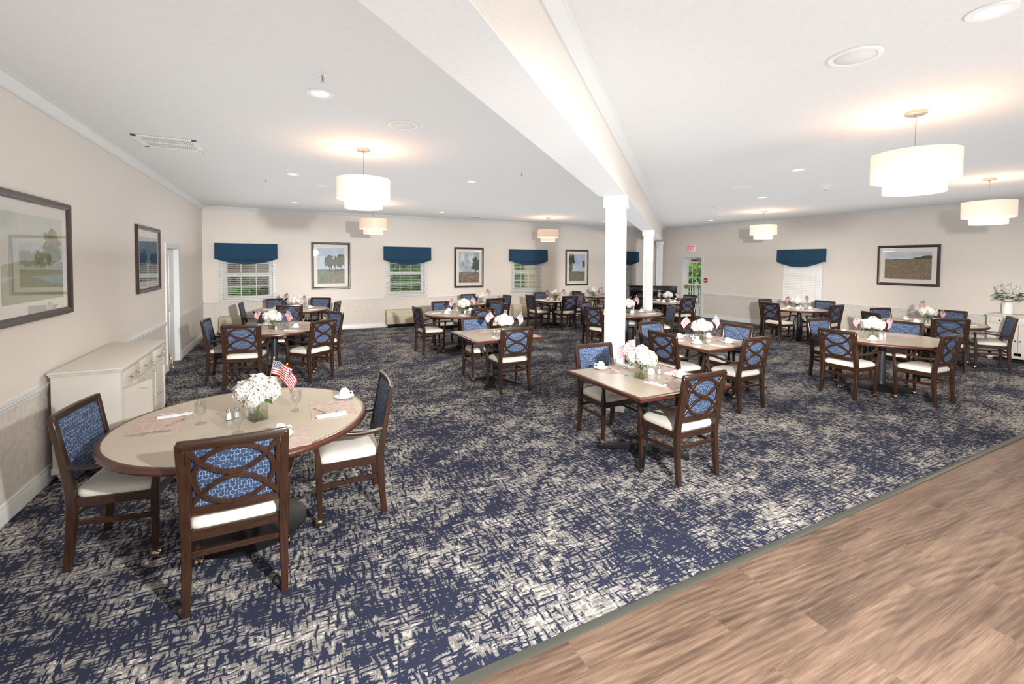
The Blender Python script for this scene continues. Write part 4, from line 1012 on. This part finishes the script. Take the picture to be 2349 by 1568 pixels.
def paint(kind, u, v):
    n = fbm(u, v, 6, 1); n2 = fbm(u*3, v*12, 4, 9); z = np.zeros(u.shape+(3,))
    if kind in ('trees', 'bigtrees'):
        c = lerp(A3(170, 185, 205)+z, A3(200, 210, 222)+z, n)
        gr = lerp(A3(70, 80, 60)+z, A3(150, 120, 85)+z, np.clip(n2*1.4-.2+(.35-v), 0, 1)); c = np.where((v < .40+.03*(n-.5))[..., None], gr, c)
        gg = lerp(A3(60, 80, 65)+z, A3(130, 150, 120)+z, fbm(u*6, v*2, 5, 4)); c = np.where(((v < .37) & (fbm(u, v, 5, 22) > .52))[..., None], gg, c)
        tr = lerp(A3(35, 45, 30)+z, A3(95, 105, 60)+z, fbm(u, v, 20, 5))
        mk = blob(u, v, .45, .62, .22, .15, 7) | blob(u, v, .82, .64, .24, .17, 8) | blob(u, v, .62, .58, .12, .10, 3)
        c = np.where(mk[..., None], tr, c)
        for tx in (.42, .50, .64, .86): c = np.where(((abs(u-tx-.02*np.sin(v*20)) < .012) & (v < .55) & (v > .34))[..., None], A3(45, 35, 28)+z, c)
        c = np.where(((v < .40) & (v > .35) & (u > .68))[..., None], A3(40, 42, 34)+z, c)
    elif kind == 'cloud':
        c = lerp(A3(140, 155, 165)+z, A3(222, 225, 225)+z, np.clip(fbm(u, v, 5, 2)*1.8-.4, 0, 1))
        gr = lerp(A3(75, 65, 50)+z, A3(165, 135, 105)+z, np.clip(n2*1.5-.3, 0, 1)); c = np.where((v < .30)[..., None], gr, c)
        c = np.where(((v >= .30) & (v < .36+.04*(n-.5)))[..., None], A3(110, 120, 115)+z, c)
        tr = lerp(A3(30, 42, 32)+z, A3(80, 90, 60)+z, fbm(u, v, 22, 5)); mk = blob(u, v, .84, .64, .17, .20, 7, .7) | blob(u, v, .70, .50, .10, .06, 3, .8) | blob(u, v, .92, .5, .12, .1, 4)
        c = np.where(mk[..., None], tr, c); c = np.where(((abs(u-.84) < .013) & (v < .6) & (v > .28))[..., None], A3(40, 34, 28)+z, c)
    elif kind == 'side':
        c = lerp(A3(165, 185, 215)+z, A3(195, 208, 225)+z, n)
        gr = lerp(A3(70, 75, 50)+z, A3(135, 130, 100)+z, np.clip(n2*1.5-.3, 0, 1)); c = np.where((v < .36+.03*(n-.5))[..., None], gr, c)
        tr = lerp(A3(35, 48, 28)+z, A3(90, 100, 55)+z, fbm(u, v, 20, 5)); mk = blob(u, v, .12, .78, .22, .24, 7, .6) | blob(u, v, .98, .62, .14, .14, 2, .6) | blob(u, v, .1, .45, .16, .12, 8)
        c = np.where(mk[..., None], tr, c)
    elif kind == 'field':
        c = lerp(A3(170, 180, 198)+z, A3(215, 220, 228)+z, np.clip(fbm(u*2, v*6, 3, 2)*1.5-.3, 0, 1))
        gr = lerp(A3(96, 82, 64)+z, A3(160, 140, 112)+z, np.clip(fbm(u*14, v*5, 5, 8)*1.5-.3, 0, 1)); hl = .715+.035*u+.0*n
        c = np.where((v < hl)[..., None], gr, c); c = np.where(((v < hl) & (v > hl-.035))[..., None], A3(110, 112, 75)+z, c)
        tr = lerp(A3(30, 42, 30)+z, A3(70, 82, 50)+z, fbm(u, v, 30, 5)); mk = (v > hl-.01) & (v < hl+.13*np.clip((u-.58)*4, 0, 1)*(.6+.6*fbm(u, v*0, 12, 5)))
        c = np.where(mk[..., None], tr, c)
    elif kind == 'pale':
        c = lerp(A3(205, 205, 190)+z, A3(190, 198, 200)+z, n)
        gr = lerp(A3(165, 160, 135)+z, A3(150, 165, 140)+z, np.clip(n2*1.5-.3, 0, 1)); c = np.where((v < .45+.1*(n-.5))[..., None], gr, c)
        tr = lerp(A3(110, 115, 80)+z, A3(165, 165, 130)+z, fbm(u, v, 20, 5)); mk = blob(u, v, .80, .62, .16, .24, 7, .5) | blob(u, v, .55, .5, .06, .12, 3, .5) | blob(u, v, .62, .5, .04, .1, 4, .5)
        c = np.where(mk[..., None], tr, c); c = np.where(((v < .3) & (v > .24+.06*np.sin(u*5)))[..., None], A3(175, 185, 190)+z, c)
    else:
        c = lerp(A3(120, 130, 140)+z, A3(165, 172, 178)+z, n)
        c = np.where((v < .40+.05*np.sin(u*9))[..., None], lerp(A3(80, 100, 95)+z, A3(140, 145, 120)+z, np.clip(n2*1.5-.3, 0, 1)), c)
        c = np.where((blob(u, v, .2, .5, .2, .2, 7) | blob(u, v, .8, .5, .22, .16, 5))[..., None], lerp(A3(35, 60, 75)+z, A3(60, 95, 110)+z, n), c)
    return c*(.92+.16*fbm(u, v, 30, 40)[..., None])
vc = bpy.data.materials.new('printed_landscape'); vc.use_nodes = True; t = NT(vc); at_ = t.add('ShaderNodeAttribute', attribute_name='Col')
t.base(at_.outputs['Color']); t.b.inputs['Roughness'].default_value = .6
M['matboard'] = mat('mat_board', (.76, .73, .68), .8)
def picture(wall, a0, a1, z0, z1, kind, label, mw=.09):
    if wall == 'B': o = Vector(((a0+a1)/2, YW, z0)); rz = 0
    elif wall == 'R': o = Vector((XR, (a0+a1)/2, z0)); rz = -PI/2
    else: o = Vector((XL, (a0+a1)/2, z0)); rz = PI/2
    t_ = empty('framed_picture', o, rz); w = a1-a0; h = z1-z0; fw = .058
    mb = MB(); pr = [(0, -.004), (0, -.030), (.012, -.038), (.034, -.034), (.048, -.024), (.058, -.020), (.058, -.004)]; vs = []; n = len(pr)
    for sx, sz in ((-1, 0), (1, 0), (1, 1), (-1, 1)):
        for q, y in pr: vs.append((sx*(w/2-q), y, (q if sz == 0 else h-q)))
    mb.add(vs, [(i*n+k, i*n+(k+1) % n, ((i+1) % 4)*n+(k+1) % n, ((i+1) % 4)*n+k) for i in range(4) for k in range(n)]); mb.build('frame', 'frame', t_, smooth=30)
    MB().b2((-w/2+.05, -.012, .05), (w/2-.05, -.008, h-.05)).build('mat_board', 'matboard', t_, smooth=0)
    pw, ph = w-2*(fw+mw), h-2*(fw+mw*1.05); nx = 110; ny = int(nx*ph/pw) if ph > pw*.7 else int(nx*ph/pw)
    U, V = np.meshgrid((np.arange(nx+1))/nx, (np.arange(ny+1))/ny)
    vs = [(-pw/2+pw*u, -.0135, h/2-ph/2+ph*v) for u, v in zip(U.ravel(), V.ravel())]
    fs = [(j*(nx+1)+i, j*(nx+1)+i+1, (j+1)*(nx+1)+i+1, (j+1)*(nx+1)+i) for j in range(ny) for i in range(nx)]
    me = bpy.data.meshes.new('print'); me.from_pydata(vs, [], fs); ca = me.color_attributes.new('Col', 'FLOAT_COLOR', 'POINT')
    c = paint(kind, U, V).reshape(-1, 3); ca.data.foreach_set('color', np.concatenate([c, np.ones((len(c), 1))], 1).astype(np.float32).ravel())
    me.materials.append(vc); po = bpy.data.objects.new('print', me); C.objects.link(po); po.parent = t_
    MB().b2((-w/2+.052, -.0185, .052), (w/2-.052, -.0165, h-.052)).build('glazing', 'picglass', t_, smooth=0)
    return tag(t_, label, 'picture', 'framed landscape prints')
picture('B', .60, 1.57, 1.11, 2.36, 'trees', 'framed print of trees in a meadow right of the leftmost window')
picture('B', 4.56, 5.52, 1.07, 2.31, 'cloud', 'framed print of a cloudy sky and lone tree between second and third windows')
picture('B', 8.57, 9.53, 1.07, 2.31, 'side', 'framed print with blue sky just left of the near white column')
picture('R', 4.62, 5.80, 1.37, 2.31, 'field', 'wide framed print of a brown grass field on the right wall')
picture('L', 4.25, 5.52, 1.37, 2.35, 'pale', 'large framed print cut by the left edge of the view')
picture('L', 7.58, 8.80, 1.40, 2.33, 'blue', 'smaller-looking framed print on the left wall beside the white door')

# ------------------------------------------------------------------ sideboards
def sideboard(x0, x1, y0, y1, H_, sign, label, open_door=False):
    """front faces sign*x ; x0..x1 depth range, y0..y1 length"""
    L = y1-y0; D = x1-x0; t_ = empty('sideboard', ((x0+x1)/2, (y0+y1)/2, 0), 0 if sign > 0 else PI)
    # local: front at +x, length along y
    MB().b2((-D/2+.015, -L/2+.025, .085), (D/2-.03, L/2-.025, H_-.03)).build('body', 'cabinet', t_, bevel=.003)
    MB().b2((-D/2, -L/2, H_-.022), (D/2, L/2, H_)).b2((-D/2+.008, -L/2+.012, H_-.040), (D/2-.012, L/2-.012, H_-.022)).build('top', 'cabinet', t_, bevel=.006)
    MB().b2((-D/2+.008, -L/2+.012, .075), (D/2-.018, L/2-.012, .125)).build('plinth', 'cabinet', t_, bevel=.005)
    for sx in (-1, 1):
        for sy in (-1, 1):
            MB().lathe([(.028, 0), (.040, .012), (.030, .022), (.045, .038), (.050, .055), (.040, .074), (.04, .08)], (sx*(D/2-.075), sy*(L/2-.07), 0), 20).build('bun_foot', 'cabinet', t_, smooth=60)
    F = D/2-.03; n = 4; w = (L-.11)/n
    MB().b2((F-.005, -L/2+.03, .12), (F+.012, -L/2+.055, H_-.04)).b2((F-.005, L/2-.055, .12), (F+.012, L/2-.03, H_-.04)).build('corner_post', 'cabinet', t_, smooth=0)
    nd = 3 if sign > 0 else 3; dw = (L-.11)/nd
    for i in range(nd):
        a = -L/2+.055+dw*i; dr = MB().b2((F, a+.006, H_-.185), (F+.018, a+dw-.006, H_-.052)).build('drawer', 'cabinet', t_, bevel=.003)
        for q in ((.5,) if dw < .45 else (.28, .72)):
            MB().tube([(F+.016, a+dw*q, H_-.118), (F+.032, a+dw*q, H_-.118)], .005, 8).ball((F+.040, a+dw*q, H_-.118), .013, 8).build('knob', 'blackmatte' if sign < 0 else 'steel', dr)
    for i in range(n):
        a = -L/2+.055+w*i; z0, z1 = .135, H_-.20; hinge_left = (i % 2 == 0)
        op = open_door and i == 0
        d_ = empty_door = MB(); th = .018
        d_.b2((0, 0, z0), (th, w-.008, z1))
        d_.b2((th, 0, z0), (th+.006, .045, z1)).b2((th, w-.053, z0), (th+.006, w-.008, z1)).b2((th, 0, z0), (th+.006, w-.008, z0+.05))
        arch = [(.045, 0), (.045, -.07), (.07, -.07), (w*.30, -.055), (w*.5-.004, -.035), (w*.7-.008, -.055), (w-.078, -.07), (w-.053, -.07), (w-.053, 0)]
        d_.extrude(arch, (th, 0, z1), (0, 1, 0), (0, 0, 1), (.006, 0, 0))
        if hinge_left: do = d_.build('door', 'cabinet', t_, bevel=0, smooth=0, loc=(F, a+.004, 0), rz=(-.35 if op else 0)); ky = w-.035
        else: do = d_.build('door', 'cabinet', t_, bevel=0, smooth=0, loc=(F, a+.004, 0)); ky = .028
        MB().tube([(th+.004, ky, z0+.28), (th+.022, ky, z0+.28)], .005, 8).ball((th+.030, ky, z0+.28), .013, 8).build('knob', 'blackmatte' if sign < 0 else 'steel', do)
    return tag(t_, label, 'sideboard', 'cream sideboards')
sideboard(XL+.035, -1.26, 4.95, 6.52, .925, 1, 'cream painted sideboard against the left wall, one door ajar', True)
sideboard(12.37, XR-.035, 2.0, 3.72, .905, -1, 'cream painted sideboard against the right wall under the flower vase')
# vase on the right sideboard
vx, vy = 12.58, 3.47
o = empty('flower_jug', (vx, vy, .905))
MB().lathe([(.062, 0), (.070, .005), (.076, .02), (.076, .20), (.070, .225), (.058, .24), (.056, .27), (.062, .285), (.058, .285), (.052, .25), (.001, .24)], (0, 0, 0), 32).build('jug', 'china', o, smooth=50)
MB().lathe([(.060, .243), (.063, .248), (.063, .256), (.060, .260)], (0, 0, 0), 24, cap=False).tube([(-.06, -.01, .25), (-.075, .02, .22), (-.075, .03, .16)], .003, 5).tube([(-.06, .0, .25), (-.085, -.03, .23), (-.08, -.045, .25), (-.062, -.01, .25)], .003, 5).build('twine_bow', 'twine', o)
rnd = random.Random(5); st_ = MB(); lv = MB(); cone = []
for i in range(9):
    a = i*2.4; q = .02+.009*i; d_ = Vector((math.cos(a)*q*.8, math.sin(a)*q*1.25, 0))
    tip = Vector((d_.x*1.2, d_.y*1.25, .50-.011*i+.03*rnd.random())); st_.tube([(0, 0, .2), tip*.6+Vector((0, 0, .10)), tip], .004, 5)
    lean = (d_*1.0+Vector((0, 0, .22))).normalized(); mb = MB(); rb = .050
    for k in range(80):
        s_ = k/80; an = k*2.4; rr = rb*(1-s_*.55)*rnd.uniform(.75, 1.25); c_ = tip+lean*(-.10+s_*.19)+Vector((math.cos(an)*rr, math.sin(an)*rr, rnd.uniform(-.015, .015)))
        floret(mb, c_, Vector((math.cos(an)+rnd.uniform(-.4, .4), math.sin(an)+rnd.uniform(-.4, .4), .4)).normalized(), rnd.uniform(.016, .026), rnd)
    mb.build('blossom', 'petal', o, smooth=0)
for i in range(120):
    a = rnd.uniform(0, 2*PI); r = rnd.uniform(.04, .15); z = rnd.uniform(.29, .46)-r*.25; d_ = Vector((math.cos(a)*.8, math.sin(a)*1.1, rnd.uniform(-.2, .5))); s_ = Vector((-d_.y, d_.x, rnd.uniform(-.6, .6))).normalized(); b = Vector((d_.x, d_.y, 0))*r+Vector((0, 0, z)); L_ = .08
    lv.add([b, b+d_*L_*.5+s_*.019, b+d_*L_-Vector((0, 0, .01)), b+d_*L_*.5-s_*.019], [(0, 1, 2, 3)])
st_.build('stems', 'leaf', o); lv.build('leaves', 'leaf', o, smooth=0)
tag(o, 'tall white jug of white lilac and green leaves on the right sideboard', 'flowers')

# ------------------------------------------------------------------ air units under the windows
for i, (a, b, lb) in enumerate(((-1.44, -.30, 'beige wall air unit under the leftmost window'), (2.50, 3.66, 'beige wall air unit under the second window'), (6.48, 7.62, 'beige wall air unit under the third window'))):
    o = empty('air_conditioning_unit', ((a+b)/2, YW-.12, 0)); w = (b-a)/2
    MB().extrude([(-.13, .10), (-.13, .36), (-.10, .46), (-.07, .50), (.10, .50), (.10, .10)], (-w, 0, 0), (0, 1, 0), (0, 0, 1), (2*w, 0, 0)).build('cabinet_shell', 'ptac', o, bevel=.006)
    mb = MB()
    for k in range(9): mb.b2((-w+.04, -.134, .14+k*.022), (w-.04, -.128, .150+k*.022))
    mb.build('front_grille', 'ptac', o, smooth=0)
    mb = MB().box((0, -.104, .431), (2*w-.18, .006, .07), rx=-.30); mb.build('outlet', 'ptacdark', o, smooth=0)
    mb = MB()
    for k in range(5): mb.box((0, -.119+.0065*k, .405+k*.0145), (2*w-.18, .004, .006))
    mb.build('louvre', 'ptac', o, smooth=0)
    MB().b2((-w+.03, -.10, 0), (w-.03, .10, .10)).build('kick_base', 'black', o, smooth=0)
    tag(o, lb, 'air conditioner', 'wall air units')

# ------------------------------------------------------------------ upright piano
pk = Vector((10.62, 10.95, 0)); dirx = Vector((1.0, -.80, 0)).normalized(); rz = math.atan2(dirx.y, dirx.x)
o = empty('upright_piano', pk, rz)      # local +y away from the player, keyboard at y=0
MB().b2((-.75, .12, .08), (.75, .50, 1.09)).build('case', 'black', o, bevel=.006)
MB().b2((-.77, .08, 1.09), (.77, .52, 1.115)).build('lid', 'black', o, bevel=.005)
MB().b2((-.75, -.14, .58), (-.66, .14, .80)).b2((.66, -.14, .58), (.75, .14, .80)).b2((-.70, -.14, .60), (.70, .14, .68)).build('key_bed', 'black', o, bevel=.006)
mb = MB()
for k in range(52): mb.b2((-.615+k*.02365, -.10, .69), (-.615+k*.02365+.0225, .06, .712))
mb.build('white_keys', 'china', o, smooth=0)
mb = MB()
for k in range(51):
    if (k % 7) in (0, 2, 3, 5, 6): mb.b2((-.598+k*.02365, -.03, .712), (-.598+k*.02365+.011, .06, .722))
mb.build('black_keys', 'black', o, smooth=0)
for s in (-1, 1): MB().rect_sweep([(s*.70, -.10, .59), (s*.70, -.09, .30), (s*.70, -.10, .02)], [.06, .045, .06], [.06, .045, .06], (1, 0, 0)).b2((s*.70-.04, -.13, 0), (s*.70+.04, .14, .08)).build('front_leg', 'black', o, bevel=.005)
for q in (-.07, 0, .07): MB().b2((q-.012, -.0, .05), (q+.012, .13, .062)).build('pedal', 'brass', o, bevel=.002)
MB().b2((-.72, .06, .80), (.72, .12, 1.07)).build('music_shelf_panel', 'black', o, bevel=.003)
tag(o, 'black upright piano standing diagonally in the far corner', 'piano')

# ------------------------------------------------------------------ exit sign and fire alarm
def text_mesh(s, size, depth, name, material, parent, loc, rot):
    cu = bpy.data.curves.new(name, 'FONT'); cu.body = s; cu.size = size; cu.extrude = depth; cu.align_x = 'CENTER'; cu.align_y = 'CENTER'; cu.offset = .004
    tmp = bpy.data.objects.new(name, cu); C.objects.link(tmp); bpy.context.view_layer.update()
    me = bpy.data.meshes.new_from_object(tmp.evaluated_get(bpy.context.evaluated_depsgraph_get())); bpy.data.objects.remove(tmp)
    me.materials.clear(); me.materials.append(M[material]); o = bpy.data.objects.new(name, me); C.objects.link(o); o.parent = parent; o.location = loc; o.rotation_euler = rot; return o
M['redglow'] = emit('lit_red_letters', (.65, .03, .02), .5)
o = empty('exit_sign', (XR, 11.45, 2.39), -PI/2)
MB().b2((-.16, -.045, -.115), (.16, 0, .115)).build('housing', 'plastic', o, bevel=.008)
tx = text_mesh('EXIT', .19, .002, 'lettering', 'redglow', o, (0, -.048, -.002), (PI/2, 0, 0)); tx.scale = (.82, 1.05, 1)
tag(o, 'white EXIT sign with red letters above the far door', 'sign')
o = empty('fire_alarm_station', (XR, 10.82, 1.28), -PI/2)
MB().b2((-.06, -.045, -.075), (.06, 0, .075)).build('housing', 'red', o, bevel=.006)
MB().b2((-.035, -.055, -.015), (.035, -.044, .02)).build('pull_handle', 'plastic', o, bevel=.003)
tag(o, 'red fire alarm pull station right of the far door', 'fire alarm')

# ------------------------------------------------------------------ outdoors, seen through the windows and the door
struct(MB().b2((-30, YW+.22, -.45), (45, 45, -.35)).build('ground', 'grass', smooth=0))
struct(MB().b2((XR+.3, -20, -.45), (45, YW+.22, -.35)).build('ground', 'grass', smooth=0))
struct(MB().b2((XR+.3, 9.5, -.35), (XR+2.6, 16.5, -.04)).build('terrace', 'paving', smooth=0))
def shrub(name, c, d, material, label, seed, dens=900, group=None, leaf=.07):
    rnd = random.Random(seed); mb = MB(); t_ = empty(name, (c[0], c[1], -.35))
    for i in range(dens):
        z = rnd.uniform(-1, 1); a = rnd.uniform(0, 2*PI); rr = math.sqrt(1-z*z); k = rnd.uniform(.80, 1.05)
        n = Vector((rr*math.cos(a), rr*math.sin(a), z)); p_ = Vector((n.x*d[0]/2*k, n.y*d[1]/2*k, d[2]/2*(1+n.z*k)+.02))
        if abs(n.x) < 2:   # boxier outline
            p_.x = math.copysign(min(abs(p_.x)*1.25, d[0]/2), p_.x); p_.z = min(max(d[2]/2+(p_.z-d[2]/2)*1.2, .05), d[2])
        n2_ = (n+Vector((rnd.uniform(-.6, .6), rnd.uniform(-.6, .6), rnd.uniform(-.6, .6)))).normalized(); s_ = n2_.orthogonal().normalized(); q = n2_.cross(s_); L_ = leaf*rnd.uniform(.7, 1.4)
        mb.add([p_-s_*L_, p_+q*L_*.5, p_+s_*L_, p_-q*L_*.5], [(0, 1, 2, 3)])
    mb.build('foliage', material, t_, smooth=0)
    core = MB(); core.ball((0, 0, d[2]*.5), .5, 10, (d[0]*.86, d[1]*.86, d[2]*.86)); core.build('inner_foliage', material, t_)
    MB().tube([(0, 0, 0), (0, 0, d[2]*.5)], .05, 8).build('stem', 'mulch', t_)
    return tag(t_, label, 'tree' if d[2] > 3 else 'shrub', group)
shrub('hedge', (3.6, 15.6), (7, 1.4, 2.9), 'foliage', 'dark green hedge outside the second window', 1, 3000, leaf=.09)
shrub('hedge', (-2.5, 17.5), (4, 1.6, 1.7), 'foliage', 'low green hedge outside the leftmost window', 2, 1500, leaf=.09)
shrub('hedge', (9.2, 17.0), (3.4, 1.4, 2.6), 'foliage', 'dark hedge outside the third window beside the ochre wall', 3, 1400, leaf=.09)
shrub('garden_tree', (15.0, 18.3), (4.2, 3, 4.2), 'foliage2', 'sunlit green tree outside the window behind the near column', 4, 2200, leaf=.12)
shrub('garden_tree', (20.6, 18.4), (5, 4.5, 4.6), 'foliage2', 'bright green tree seen through the glass exit door', 5, 2600, leaf=.13)
o = MB().b2((8.15, 15.0, -.35), (9.6, 15.2, 3.0)).build('ochre_wall_post', 'ochre', bevel=.01); tag(o, 'ochre masonry post outside the third window', 'wall')
o = MB().b2((-4.5, 20.0, -.35), (1.5, 20.3, 2.6)).build('garden_wall', 'mulch', smooth=0); tag(o, 'brown garden wall beyond the leftmost window', 'wall')
o = empty('terrace_fence', (XR+2.5, 13.4, -.04))
MB().b2((-.04, -3.2, .98), (.04, 3.2, 1.05)).b2((-.03, -3.2, .10), (.03, 3.2, .15)).build('rail', 'trim', o, smooth=0)
for k in range(54): MB().b2((-.015, -3.18+k*.12, .12), (.015, -3.18+k*.12+.035, 1.0)).build('picket', 'trim', o, smooth=0)
for y in (-3.2, -1.6, 0, 1.6, 3.2): MB().b2((-.05, y-.05, 0), (.05, y+.05, 1.12)).build('post', 'trim', o, smooth=0)
tag(o, 'white picket railing on the terrace outside the exit door', 'fence')
